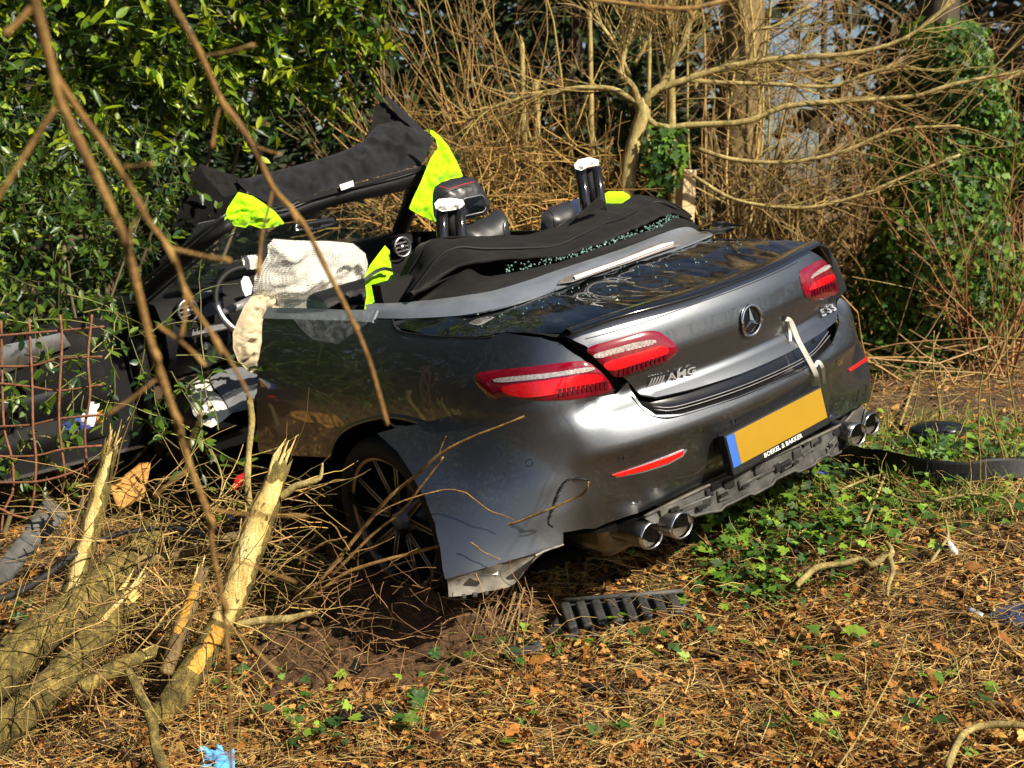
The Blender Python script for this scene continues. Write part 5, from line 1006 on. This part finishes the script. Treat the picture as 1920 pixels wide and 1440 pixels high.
evergreen('privet_bush', [(-1.55,4.85,.95),(-1.75,4.95,1.12),(-1.32,5.0,.95),(-1.9,4.9,1.0),(-1.25,4.95,.70),(-1.8,4.8,.55)], [(.22,.2,.16),(.25,.2,.18),(.2,.2,.2),(.22,.2,.2),(.14,.15,.2),(.15,.1,.15)], 62, 7, .06, .058, 'oval', 'privet', 'sparse trailing privet growing through the wire mesh', 'shrub', gb(-1.7, 4.9), .34, stemc=(.20, .20, .06), droop=-.12, trunk=False)
# dark evergreens behind
for k, (x, y, h, rr_) in enumerate(((-1.2, 11.9, 4.6, 1.5), (.5, 11.9, 4.6, 1.4), (-3.6, 11.5, 5, 1.6), (-6.0, 10.0, 5, 1.8), (-5.6, 6.5, 7, 1.7), (-5.8, 3.4, 7, 1.8))):
    b_ = gb(x, y); par = plant('yew_tree', b_, ('dark evergreen tree between the laurel and the bare shrubs', 'dark evergreen tree behind the bare shrubs at centre', 'dark evergreen tree behind the laurel at top left', 'dark evergreen tree beyond the left edge', 'unseen tall evergreen added left of the open door to block the sky', 'unseen tall evergreen added left of the log pile to block the sky')[k], 'tree', 'dark evergreen trees')  # last two are out of view, added to keep sky off the car's side
    n = 8000; z = rng.uniform(.02, 1, n); d = sphere(n); P = np.stack([x+d[:, 0]*rr_*(1.05-z*.6)*rng.uniform(.5, 1, n)**.4, y+d[:, 1]*rr_*(1.05-z*.6)*rng.uniform(.5, 1, n)**.4, b_[2]+z*h], 1)
    D = norm(np.c_[d[:, :2], rng.uniform(-.6, .2, n)]); blades(par, 'crown', P, D, norm(sphere(n)+[.2, -.4, .7]), rng.uniform(.10, .2, n), rng.uniform(.08, .16, n), 'small', 'dark', 'needle')
    mk('trunk', *(lambda v_: (v_[0]-np.array(b_), v_[1]))(tube(np.array([b_, (x+.05, y, b_[2]+h*.5), (x, y+.1, b_[2]+h)]), [.14, .09, .02], 10)), 'bark_dark', par)
# tree behind the camera whose bare crown throws thin shadows on the ground
# bare shrubs: fans of stems with side twigs
def bare(name, base, n, h, spread, label, group, lean_=(0, 0), cols=((.34,.235,.09), (.24,.16,.07)), r0=.011, sub=7, sub2=2, wob=.10, r=rng, cat='shrub'):
    par = plant(name, base, label, cat, group); b_ = np.array(base)+np.c_[r.normal(size=(n, 2))*.12, np.full(n, -.03)]
    D = norm(np.c_[r.normal(size=(n, 2))*spread+np.asarray(lean_), np.ones(n)]); P = walk(b_, D, h*r.uniform(.6, 1.15, n), 10, wob, .01, r); stems(par, 'stems', P, taper(n, 10, r.uniform(.5, 1.2, n)*r0, .3), 5, cols[0])
    m1 = n*sub; p, t, i = pick(P, m1, .15, .95, r); D1 = norm(t*.9+sphere(m1, r)*.75+[0, 0, .15]); P1 = walk(p, D1, h*r.uniform(.10, .34, m1), 7, .12, .02, r); stems(par, 'twigs', P1, taper(m1, 7, np.full(m1, r0*.38), .3), 3, cols[1], .4, kind='stuff')
    m2 = m1*sub2; p, t, i = pick(P1, m2, .2, .95, r); P2 = walk(p, norm(t+sphere(m2, r)*.8), h*r.uniform(.03, .10, m2), 4, .18, 0, r); stems(par, 'fine_twigs', P2, taper(m2, 4, np.full(m2, r0*.2), .4), 3, cols[0], .4, kind='stuff')
    return par
gS = 'bare shrubs behind the car'
for k, (u, y, n, h, sp, le, lab) in enumerate(((1010, 9.2, 20, 3.0, .26, (-.5, 0), 'bare fan-shaped shrub leaning left behind the car, left of the small tree'), (930, 9.8, 12, 3.2, .25, (-.3, 0), 'bare twiggy shrub just right of the raised soft top'), (1090, 9.6, 12, 3.2, .24, (-.25, 0), 'bare upright shrub close to the left of the small tree'), (1330, 10.0, 14, 3.3, .28, (.10, 0), 'bare shrub in front of the big sunlit trunk'), (1480, 9.6, 24, 2.0, .55, (.3, 0), 'low spreading bare shrub behind the boot lid corner'), (1600, 10.4, 24, 2.6, .5, (.2, 0), 'tangled bare shrub left of the ivy-clad tree'), (1880, 8.6, 20, 1.9, .5, (-.1, 0), 'bare rust-brown shrub at the right edge'), (780, 10.6, 10, 3.2, .25, (.05, 0), 'thin bare shrub behind the raised soft top'))):
    x = (u-960)/F*y; bare('bare_shrub', gb(x, y), n, h, sp, lab, gS, le, sub=4 if k in (1, 2, 7) else 7, cols=((.32,.205,.068),(.20,.125,.05)) if k != 6 else ((.34,.17,.07),(.28,.13,.05)))
bare('bare_tree', gb(4.4, .2), 8, 4.3, .30, 'bare tree beyond the right edge near the camera', None, (-.05, .05), r0=.022, sub=7, sub2=2, cat='tree')
# brushy tangle low down behind the car and to the right
def tangle(name, label, boxes, n, L, base, r0=.003, cat='thicket'):
    tot = []; cc = []
    for (u0, u1, v0, v1, y0, y1, q) in boxes:
        m_ = int(n*q); U = rng.uniform(u0, u1, m_); Vv = rng.uniform(v0, v1, m_); Yd = rng.uniform(y0, y1, m_); P = np.array([wy(a, b_, c_) for a, b_, c_ in zip(U, Vv, Yd)]); tot.append(P)
    P = np.vstack(tot); gzv = gz(P[:, 0], P[:, 1]); P[:, 2] = np.maximum(P[:, 2], gzv+.03); D = sphere(len(P))*[1, .6, .55]; W_ = walk(P, D, L*rng.uniform(.5, 1.4, len(P)), 7, .16, -.02); V, Fo = tubes(W_, taper(len(P), 7, rng.uniform(.6, 1.5, len(P))*r0, .4), 3)
    return mk(name, V, Fo, 'twig', None, col=tcol(len(P), 21, base, .7), label=label, cat=cat, kind='stuff', world=True)
tangle('bramble_tangle', 'golden tangle of dead bramble behind the seats', [(850,1160,270,430,8.4,9.6,.55),(740,1000,200,330,9.0,10.5,.15),(640,800,330,430,8.2,9.0,.15)], 620, .6, (.36,.22,.065), .0046)
tangle('far_thicket', 'brown haze of bare branches behind the car at right', [(1280,1900,330,640,9.5,12.5,.45),(1300,1920,0,330,10.5,14,.2),(1600,1920,640,800,7.8,9.5,.12)], 1500, 1.0, (.26,.165,.065), .0052)
tangle('brushwood', 'snapped twigs strewn over and around the log pile', [(120,560,900,1180,4.2,4.9,.6),(60,480,1120,1380,3.75,4.2,.2)], 360, .34, (.30,.20,.07), .0026)
tangle('fine_brushwood', 'thin crooked twigs tangled over the log pile', [(60,620,900,1200,4.0,4.8,.5),(0,480,1080,1400,3.7,4.15,.22)], 420, .26, (.34,.23,.075), .0016)
tangle('root_hair', 'fine torn rootlets in the churned soil', [(560,1000,1060,1260,3.9,4.3,1)], 240, .14, (.26,.14,.06), .0013)
for (u0, y0, zc, rx, rz_, q, lab) in ((900, 10.9, 1.5, 1.0, .9, 260, 'dark ivy bush behind the bare shrubs left of the small tree'), (1150, 10.8, 1.4, .8, .9, 220, 'dark ivy bush behind the small tree'), (720, 10.4, 1.3, .8, .8, 200, 'dark ivy bush behind the raised soft top'), (1560, 13.0, 1.1, 1.6, .7, 200, 'low dark bush below the sky gap'), (1860, 11.5, 1.6, 1.0, 1.1, 240, 'dark bush behind the ivy-clad tree')):
    xx = (u0-960)/F*y0; evergreen('ivy_bush', [(xx, y0, zc), (xx+rx*.5, y0+.2, zc*.8), (xx-rx*.5, y0+.1, zc*.9)], [(rx*.6, .35, rz_), (rx*.5, .3, rz_*.8), (rx*.5, .3, rz_*.9)], q, 8, .10, .10, 'ivy', 'dark', lab, 'bush', gb(xx, y0+.2), .3, group='dark bushes behind the bare shrubs', m='needle')
for (x, y, lab) in ((1.5, -1.4, 'unseen evergreen added behind the camera on the right to shade the left'), (.3, -2.2, 'unseen evergreen added straight behind the camera to shade the left')):  # unseen crowns, added to shade the ground left of the frame
    b_ = gb(x, y); par = plant('shade_evergreen', b_, lab, 'tree', 'unseen evergreens added for shade behind the camera'); n = 2600; d = sphere(n); zc = rng.uniform(0, 1, n); P = np.stack([x+d[:, 0]*1.15*(1.05-.5*zc), y+d[:, 1]*1.15*(1.05-.5*zc), b_[2]+6.3+zc*4.0], 1)
    blades(par, 'crown', P, norm(np.c_[d[:, :2], rng.uniform(-.6, .2, n)]), norm(sphere(n)+[0, 0, .7]), rng.uniform(.25, .45, n), rng.uniform(.2, .4, n), 'small', 'dark', 'needle'); mk('trunk', *(lambda v_: (v_[0]-np.array(b_), v_[1]))(tube(np.array([b_, (x+.05, y, b_[2]+4), (x, y, b_[2]+9.6)]), [.2, .14, .03], 10)), 'bark_dark', par)
# small tree in the middle with long limbs to the right
tb = gb((1172-960)/F*8.6, 8.6); st_ = plant('small_tree', tb, 'small crooked tree with pale smooth bark behind the right roll bar', 'tree')
def part_limb(par, nm, tri, wpx, m='bark_small', n=24, sides=9):
    P = resample(wp(tri), n); r0 = rad(wpx, tri); r = np.interp(np.linspace(0, 1, n), np.linspace(0, 1, len(r0)), r0); V, Fc = tube(P, r*(1+.12*nz(P, 5, 3)), sides); mk(nm, V-np.array(par.location), Fc, m, par); return P
lim = [part_limb(st_, 'trunk', [(1168,420,8.6),(1174,365,8.6),(1180,310,8.6),(1192,255,8.6),(1205,210,8.6),(1196,188,8.6)], [34,31,29,30,30,24])]
y = 8.6
for pts, wd in ((((1200,200),(1185,160),(1165,140),(1170,100),(1185,50),(1200,-10)), [16,13,11,10,8]), (((1205,205),(1215,180),(1235,165),(1270,155),(1330,135),(1400,118),(1480,108),(1600,100),(1700,70),(1790,0)), [16,14,12,11,10,9,7,6]), (((1200,195),(1180,185),(1150,168),(1090,165),(1000,178),(930,200),(880,225)), [12,11,10,9,8,6]), (((1205,215),(1240,240),(1290,235),(1400,228),(1470,200),(1580,190),(1720,180),(1780,160),(1920,132)), [13,12,11,10,8,6]), (((1235,170),(1255,130),(1280,80),(1300,20),(1310,-10)), [13,12,11,10]), (((1290,150),(1350,155),(1450,158),(1560,162),(1620,140),(1700,120)), [9,8,7,6]), (((1300,170),(1320,140),(1400,120),(1410,60),(1450,50),(1520,10)), [8,7,6,5]), (((1310,280),(1380,300),(1480,304),(1580,284),(1680,244),(1800,236)), [9,8,7,6,5]), (((1240,170),(1262,100),(1255,50),(1245,0)), [9,8,7,6]), (((1180,140),(1150,80),(1110,20),(1100,-10)), [8,7,6,5]), (((1190,120),(1215,70),(1225,0)), [7,6,5]), (((1300,330),(1380,375),(1500,390),(1600,370),(1700,330),(1800,290)), [7,6,6,5])):
    lim.append(part_limb(st_, 'branch', [(u, v, y+.0004*abs(u-1200)*(-1 if u > 1200 else 1)) for u, v in pts], wd))
LP = np.array([resample(p, 24) for p in lim[1:]]); m1 = 420; p, t, i = pick(LP, m1, .15, 1); P1 = walk(p, norm(t+sphere(m1)*.7), rng.uniform(.2, .7, m1), 7, .13, .01); stems(st_, 'twigs', P1, taper(m1, 7, np.full(m1, .0042), .3), 3, (.36,.26,.09), kind='stuff')
p, t, i = pick(P1, 900, .2, 1); P2 = walk(p, norm(t+sphere(900)*.8), rng.uniform(.08, .25, 900), 4, .2, 0); stems(st_, 'fine_twigs', P2, taper(900, 4, np.full(900, .0022), .4), 3, (.34,.23,.09), kind='stuff')
def ivyclump(par, nm, ce, ra, n, L=.06, ck='ivy', hug=None):
    d = sphere(n); P = np.asarray(ce)+d*np.asarray(ra)*rng.uniform(.55, 1.05, (n, 1)); Nn = norm(d+[.35, -.5, .35]+rng.normal(size=(n, 3))*.3); D = norm(np.cross(Nn, sphere(n))+[0, 0, -.5]); return P, D, Nn
c_ = wy(1250, 290, 8.5); P, D, Nn = ivyclump(st_, 'ivy', c_, (.16, .12, .22), 170); blades(st_, 'ivy', P, D, Nn, rng.uniform(.05, .09, 170), rng.uniform(.05, .08, 170), 'ivy', 'ivy', 'leaf_ivy')
c_ = wy(1185, 245, 8.75); P, D, Nn = ivyclump(st_, 'ivy', c_, (.12, .1, .35), 160); blades(st_, 'ivy', P, D, Nn, rng.uniform(.05, .08, 160), rng.uniform(.05, .07, 160), 'ivy', 'dark', 'leaf_ivy')
# big sunlit trunk, ivy-clad tree, poles, post
def trunk_tree(name, u, y, w_, h, label, m, group=None, tw=0):
    x = (u-960)/F*y; b_ = gb(x, y); par = plant(name, b_, label, 'tree', group); n = 40; P = np.stack([x+.05*np.sin(np.linspace(0, 3, n)), np.full(n, y), b_[2]+np.linspace(-.1, h, n)], 1); r = w_/2*(1+.35*np.exp(-np.linspace(0, h, n)/.25)-.04*np.linspace(0, h, n)); V, Fc = tube(P, r, 20); q = V.reshape(n, 20, 3); k = 1+.07*nz(V*[1, 1, .3], 3, 5).reshape(n, 20)+.04*nz(V*[1, 1, .4], 12, 6).reshape(n, 20); q = P[:, None]+(q-P[:, None])*k[..., None]
    mk('trunk', q.reshape(-1, 3)-np.array(b_), Fc, m, par)
    if tw:
        p0 = P[rng.integers(12, n, tw)]; D = norm(np.c_[rng.normal(size=(tw, 2)), rng.uniform(-.2, .6, tw)]); T = walk(p0, D, rng.uniform(.8, 2.4, tw), 9, .10, .01); stems(par, 'branch', T, taper(tw, 9, rng.uniform(.006, .02, tw), .2), 5, (.30,.20,.08)); p, t, i = pick(T, tw*14, .2, 1); T2 = walk(p, norm(t+sphere(len(p))*.7), rng.uniform(.2, .6, len(p)), 6, .15, 0); stems(par, 'twigs', T2, taper(len(p), 6, np.full(len(p), .003), .3), 3, (.30,.20,.085), kind='stuff')
    return par, P
bt, _ = trunk_tree('large_tree', 1372, 11.2, .40, 7, 'large tree with a rough sunlit brown trunk right of the small tree', 'bark_brown', tw=40)
c_ = np.array(bt.location); cs = 10; T = walk(np.tile(c_, (cs, 1))+np.c_[rng.normal(size=(cs, 1))*.16, np.full((cs, 1), -.24), np.zeros((cs, 1))], np.tile([0, 0, 1.], (cs, 1)), np.full(cs, 3.6), 16, .06, .1); stems(bt, 'climber', T, taper(cs, 16, np.full(cs, .014), .6), 5, (.42,.30,.11))
it, ip = trunk_tree('ivy_clad_tree', 1725, 9.1, .30, 6, 'tree trunk thickly clad in glossy ivy at the right', 'bark_dark', tw=14)
n = 11500; z = rng.uniform(0, 2.4, n); th = rng.uniform(0, 2*np.pi, n); rr_ = (.48+.14*np.sin(z*2.3)+.12*np.sin(z*5+th*2))*rng.uniform(.45, 1.0, n); P = np.stack([it.location[0]+rr_*np.cos(th)+.14*np.sin(z*1.1), it.location[1]+rr_*np.sin(th), it.location[2]+z], 1); Nn = norm(np.c_[np.cos(th), np.sin(th), np.full(n, .4)]+rng.normal(size=(n, 3))*.35)
blades(it, 'ivy', P, norm(np.cross(Nn, sphere(n))+[0, 0, -.6]), Nn, rng.uniform(.035, .065, n), rng.uniform(.035, .06, n), 'ivy', 'ivy', 'leaf_ivy')
for (u, v0, v1, y, wpx, lab, m_) in ((985, 90, 420, 9.4, 13, 'thin snapped pole standing in the bare shrubs', 'bark_small'), (1262, -20, 420, 9.3, 18, 'slim pale trunk right of the small tree', 'bark_small'), (1110, -20, 300, 9.9, 11, 'slender upright stem left of the small tree', 'bark_small'), (1215, -20, 260, 9.7, 9, 'slender greenish stem above the small tree fork', 'bark_small'), (1535, -20, 600, 12.5, 14, 'distant slender trunk in the sky gap', 'bark_dark'), (1010, 150, 420, 9.9, 16, 'leaning pale stem behind the snapped pole', 'bark_small')):
    tri = [(u+(v1-v)*.02*math.sin(u), v, y) for v in np.linspace(v1+30, v0, 8)]; limb('thin_trunk', tri, [wpx, wpx*.8], m_, lab, 'tree', 'thin trunks behind the car', 8, .10, n=20, ends='end' if u == 985 else None)
pa = wy(1280, 420, 9.0); pb_ = wy(1284, 318, 9.0); pb0 = np.array([pa[0], pa[1], gz(pa[0], pa[1])-.05]); hh_ = pb_[2]-pb0[2]; bevel(mk('fence_post', *box(pb0+[0, 0, hh_/2], (.105, .105, hh_), R3(.4, 0, .03)), 'plank_pale', None, smooth=False, label='short square pale wooden fence post behind the boot', cat='post'), .008)
# dense wood far behind, with a gap to the sky
n = 26000; U = rng.uniform(-500, 2700, n); Yd = rng.uniform(15, 26, n); zt = rng.uniform(0, 1, n)**.8*7; X_ = (U-960)/F*Yd; gap = np.exp(-((U-1490)/95)**2); keep = (rng.uniform(0, 1, n) > gap*.97) | (zt < 1.2); X_, Yd, zt = X_[keep], Yd[keep], zt[keep]; n = len(X_)
P = np.stack([X_, Yd, gz(X_, Yd, False)+zt], 1); cols = np.where(rng.uniform(0, 1, (n, 1)) < .5, np.array([[.025,.042,.012]]), np.array([[.05,.034,.014]]))*rng.uniform(.4, 1.4, (n, 1)); V, Fo, k = leaves(P, sphere(n), norm(sphere(n)+[.2, -.8, .3]), rng.uniform(.25, .6, n), rng.uniform(.2, .5, n), 'small'); mk('far_wood', V, Fo, 'needle', None, smooth=False, col=np.repeat(cols, k, 0), label='dark mass of woodland far behind', cat='wood', kind='stuff', world=True)
# wood behind and beside the camera, mirrored in the paint
def side_wood(label, xs, ys, n, hgt):
    X_ = rng.uniform(*xs, n); Y_ = rng.uniform(*ys, n); P = np.stack([X_, Y_, gz(X_, Y_, False)+rng.uniform(0, 1, n)**1.2*hgt], 1); cols = np.where(rng.uniform(0, 1, (n, 1)) < .35, np.array([[.02,.035,.01]]), np.array([[.06,.04,.018]]))*rng.uniform(.5, 1.5, (n, 1)); V, Fo, k = leaves(P, sphere(n), sphere(n), rng.uniform(.25, .55, n), rng.uniform(.15, .35, n), 'small'); mk('side_wood', V, Fo, 'needle', None, smooth=False, col=np.repeat(cols, k, 0), label=label, cat='wood', kind='stuff', world=True)
side_wood('low brush beyond the right edge', (5.5, 9), (1, 10), 2600, 1.3); side_wood('brown thicket beyond the right edge', (5, 13), (9.5, 16), 6000, 4.5); side_wood('unseen dark wood beyond the left edge, made tall to block the sky', (-9, -6), (-3, 10), 9000, 9)  # left wood is unseen, raised and thickened to darken the car's side
# ------------------------------------------------------------------ leaf litter, straw, ivy on the ground
def Gv(U, V):
    a = (U-960)/F; b_ = (720-V)/F; c, s = math.cos(PIT), math.sin(PIT); d = np.stack([a, c+b_*s, -s+b_*c], 1); t = np.full(len(U), 4.5)
    for _ in range(25): p = CAM+d*t[:, None]; e = p[:, 2]-gz(p[:, 0], p[:, 1], False); t = np.clip(t+e*1.6, 1, 30)
    return CAM+d*t[:, None]
def scatter(n, vmin=760, frac=.6):
    a = int(n*frac); P1 = Gv(rng.uniform(-60, 1980, a), vmin+(1460-vmin)*rng.uniform(0, 1, a)**.8)[:, :2]; P2 = np.c_[rng.uniform(-3, 4, n-a), 2.9+rng.uniform(0, 1, n-a)**1.4*6.5]; return np.vstack([P1, P2])
mound = np.array([b_[:2] for b_ in BUMPS[:3]]+[G(820, 1180)[:2], G(640, 1200)[:2]])
def offmound(Q, keep=.04, r=.30):
    d = np.min(np.linalg.norm(Q[:, None]-mound[None], axis=2), 1); return Q[(d > r) | (rng.uniform(0, 1, len(Q)) < keep)]
mcx, mcy = G(735, 1170)[:2]; gx_, gy_ = np.meshgrid(np.linspace(-.62, .62, 110), np.linspace(-.42, .42, 90), indexing='ij'); rr2 = (gx_/.6)**2+(gy_/.4)**2; X_, Y_ = mcx+gx_, mcy+gy_; Pm = np.stack([X_, Y_], -1)
Zm = gz(X_, Y_)+.045*np.clip(1.1-rr2, 0, 1)+.030*(1-2*np.abs(nz(Pm, 4, 41, 3)))*np.clip(1.2-rr2, 0, 1)+.008*nz(Pm, 22, 42, 2)-.05*np.clip(rr2-.75, 0, 1)
mk('soil_mound', np.stack([X_, Y_, Zm], -1).reshape(-1, 3), gridf(110, 90), 'mound_soil', None, label='mound of churned dark soil beside the rear wheel', cat='soil', kind='stuff', world=True)
Q = offmound(scatter(46000)); Q = Q[(nz(Q, .8, 77, 2) > -.25) | (rng.uniform(0, 1, len(Q)) < .5)]; n = len(Q); P = np.c_[Q, gz(Q[:, 0], Q[:, 1])+rng.uniform(.002, .030, n)]
th = rng.uniform(0, 2*np.pi, n); D = np.c_[np.cos(th), np.sin(th), rng.normal(size=n)*.35]; Nn = norm(rng.normal(size=(n, 3))*.75+[0, 0, 1]); L = np.where(rng.uniform(0, 1, n) < .022, rng.uniform(.045, .085, n), rng.uniform(.010, .040, n))
pal = np.array([(.26,.10,.020),(.36,.15,.030),(.13,.05,.014),(.42,.21,.05),(.05,.022,.010),(.50,.29,.085)]); cols = pal[rng.integers(0, 6, n)]*rng.uniform(.7, 1.25, (n, 1))
V, Fo, k = leaves(P, D, Nn, L, L*rng.uniform(.7, 1.2, n), 'oak'); V = V+np.repeat(rng.normal(size=(n, 3))*.0, k, 0); mk('leaf_litter', V, Fo, 'leaf_dead', None, smooth=False, col=np.repeat(cols, k, 0), label='brown dead leaves carpeting the ground', cat='leaves', kind='stuff', world=True)
Q = offmound(scatter(17000)); n = len(Q); P0 = np.c_[Q, gz(Q[:, 0], Q[:, 1])+rng.uniform(.006, .03, n)]; th = rng.uniform(0, 2*np.pi, n)+.4; D = np.c_[np.cos(th), np.sin(th)*.7, rng.normal(size=n)*.18+.05]; W_ = walk(P0, D, rng.uniform(.04, .22, n)**1.0, 5, .22, -.015); W_[..., 2] = np.maximum(W_[..., 2], gz(W_[..., 0], W_[..., 1])+.004)
V, Fo = tubes(W_, taper(n, 5, rng.uniform(.0007, .0019, n), .5), 3); pal = np.array([(.56,.38,.13),(.44,.27,.09),(.62,.46,.19),(.30,.16,.05)]); mk('straw', V, Fo, 'twig', None, col=np.repeat(pal[rng.integers(0, 4, n)]*rng.uniform(.7, 1.2, (n, 1)), 15, 0), label='dry grass stalks and thin twigs strewn over the leaves', cat='dry grass', kind='stuff', world=True)
# ivy carpet: thick behind the bumper, scattered sprigs elsewhere
cl = [(1420,965,190,85,300),(1370,1000,120,70,200),(1480,905,150,55,220),(1560,1010,120,60,240),(1420,1110,110,45,200),(1600,870,190,50,190),(1780,860,140,40,300),(1700,960,160,60,180),(380,1260,40,20,10),(250,940,60,40,40),(60,1190,60,40,40),(200,900,50,30,24),(600,1390,70,30,26),(760,1360,40,30,14),(480,1310,120,40,20),(850,1290,100,50,22),(1000,1230,120,60,18),(1200,1220,150,50,18),(1500,1230,140,50,22),(1530,1370,60,30,14),(1750,1340,120,60,16),(1100,1390,200,50,14),(600,1300,60,40,10)]
PT = []
for u, v, su, sv_, q in cl: PT.append(Gv(u+rng.normal(size=q)*su*.6, np.clip(v+rng.normal(size=q)*sv_*.6, 800, 1450)))
P = np.vstack(PT); n = len(P); P[:, 2] = gz(P[:, 0], P[:, 1])+rng.uniform(.012, .085, n); th = rng.uniform(0, 2*np.pi, n); D = np.c_[np.cos(th), np.sin(th), rng.normal(size=n)*.3]; Nn = norm(rng.normal(size=(n, 3))*.4+[.15, -.3, 1]); L = rng.uniform(.022, .055, n); gi = np.array([(.055,.13,.015),(.035,.085,.02),(.10,.20,.02),(.20,.32,.03),(.05,.11,.03)])
V, Fo, k = leaves(P, D, Nn, L, L*rng.uniform(.8, 1.1, n), 'ivy'); mk('ground_ivy', V, Fo, 'leaf_ivy', None, smooth=False, col=np.repeat(gi[rng.integers(0, 5, n)]*rng.uniform(.7, 1.3, (n, 1)), k, 0), label='green ivy creeping over the ground behind the bumper', cat='ivy', kind='stuff', world=True)
U = np.r_[rng.uniform(1280, 1930, 2300), rng.uniform(0, 1900, 500)]; Vv = np.r_[rng.uniform(780, 990, 2300), rng.uniform(900, 1440, 500)]; P0 = Gv(U, Vv); n = len(P0); P0[:, 2] = gz(P0[:, 0], P0[:, 1]); W_ = walk(P0, norm(np.c_[rng.normal(size=(n, 2))*.7, np.ones(n)]), rng.uniform(.04, .16, n), 5, .2, -.12); V, Fo = tubes(W_, taper(n, 5, np.full(n, .0022), .2), 3); pal = np.array([(.12,.19,.025),(.22,.28,.05),(.45,.36,.12)]); mk('grass', V, Fo, 'twig', None, col=np.repeat(pal[rng.integers(0, 3, n)]*rng.uniform(.7, 1.3, (n, 1)), 15, 0), label='green and straw-coloured grass blades behind the car', cat='grass', kind='stuff', world=True)
# fallen branches and stalks on the right
gF = 'fallen branches on the ground at right'
def gtri(pts, up=.15): return [(u, v, G(u, v)[1]-up) for u, v in pts]
fb = limb('fallen_branch', gtri(z8((640,1135),(690,1085),(760,1030),(900,1010),(1000,990),(1060,1020),(1120,985),(1165,968),(1175,935),(1140,888))), [11,12,13,13,13,13,14,12,7], 'bark_small', 'crooked pale yellow branch lying on the ivy at right', 'branch', gF, 8, .12); part_limb(fb, 'fork', gtri(z8((1160,970),(1182,1050),(1160,1120),(1150,1190))), [12,11,9,7]); part_limb(fb, 'fork', gtri(z8((1165,1010),(1260,1000),(1350,1012),(1400,1002))), [4,4,3])
for pts, wd, lab in ((z8((1395,1005),(1445,930),(1490,862),(1488,810),(1478,768)), [6,6,5], 'thin pale stick standing at a slant right of the crooked branch'), (z8((1040,580),(1130,610),(1280,660),(1420,655),(1600,622),(1720,630),(1820,652),(1858,738)), [6,6,5,6,6,5], 'long bent twig lying in front of the black sill strip'), (z8((790,655),(880,600),(1000,548),(1150,495),(1262,458)), [5,5,4], 'thin twig crossing the black sill strip'), (z8((940,350),(990,410),(1030,470),(1042,520)), [6,6,5], 'short twig hooked under the right tailpipes'), (z8((1320,-60),(1260,120),(1190,330),(1150,480),(1080,660),(1010,832)), [5,6,6,6], 'tall slanting red-brown stalk at right'), ([(1776,1440),(1790,1405),(1812,1372),(1862,1358),(1940,1362)], [15,15,15,14], 'curved yellowish branch in the bottom right corner'), (z7((1310,1110),(1450,1090),(1700,1190),(1800,1258)), [4,4,3], 'thin straw-coloured stem at lower right of centre'), ([(1570,1440),(1610,1380),(1655,1300),(1680,1250),(1700,1190)], [4,4,3], 'upright dry stem at lower right'), ([(1475,1240),(1500,1300),(1555,1350),(1600,1425)], [4,3,3], 'long bowed dry stem at the bottom right'), (z8((1150,490),(1220,560),(1310,622)), [6,5,4], 'stub of twig lying against the black sill strip')):
    limb('fallen_branch', gtri(pts), wd, 'bark_small', lab, 'branch', gF, 7, .08, n=22)
for u, v0, v1, du in ((1830, 850, 640, 20), (1880, 870, 700, -30), (1700, 850, 680, 25), (1760, 800, 620, -10), (1650, 900, 760, 15), (1610, 880, 700, 30), (1850, 960, 820, -20), (1905, 820, 600, -20)):
    y0 = G(u, v0)[1]; lab = {1830: 'right of the mirror housing', 1880: 'above the end of the sill strip', 1700: 'leaning just left of the mirror housing', 1760: 'rising right behind the mirror housing', 1650: 'between the tailpipes and the sill strip', 1610: 'rising right beside the tailpipes', 1850: 'in front of the sill strip', 1905: 'closest to the right edge'}[u]; limb('dry_stalk', [(u+du*t+4*math.sin(6*t+u), v0+(v1-v0)*t, y0-.05*t) for t in np.linspace(0, 1, 6)], [4, 3, 2], 'bark_small', 'thin dry stalk '+lab, 'stalk', 'dry stalks at right', 5, .05, n=14)
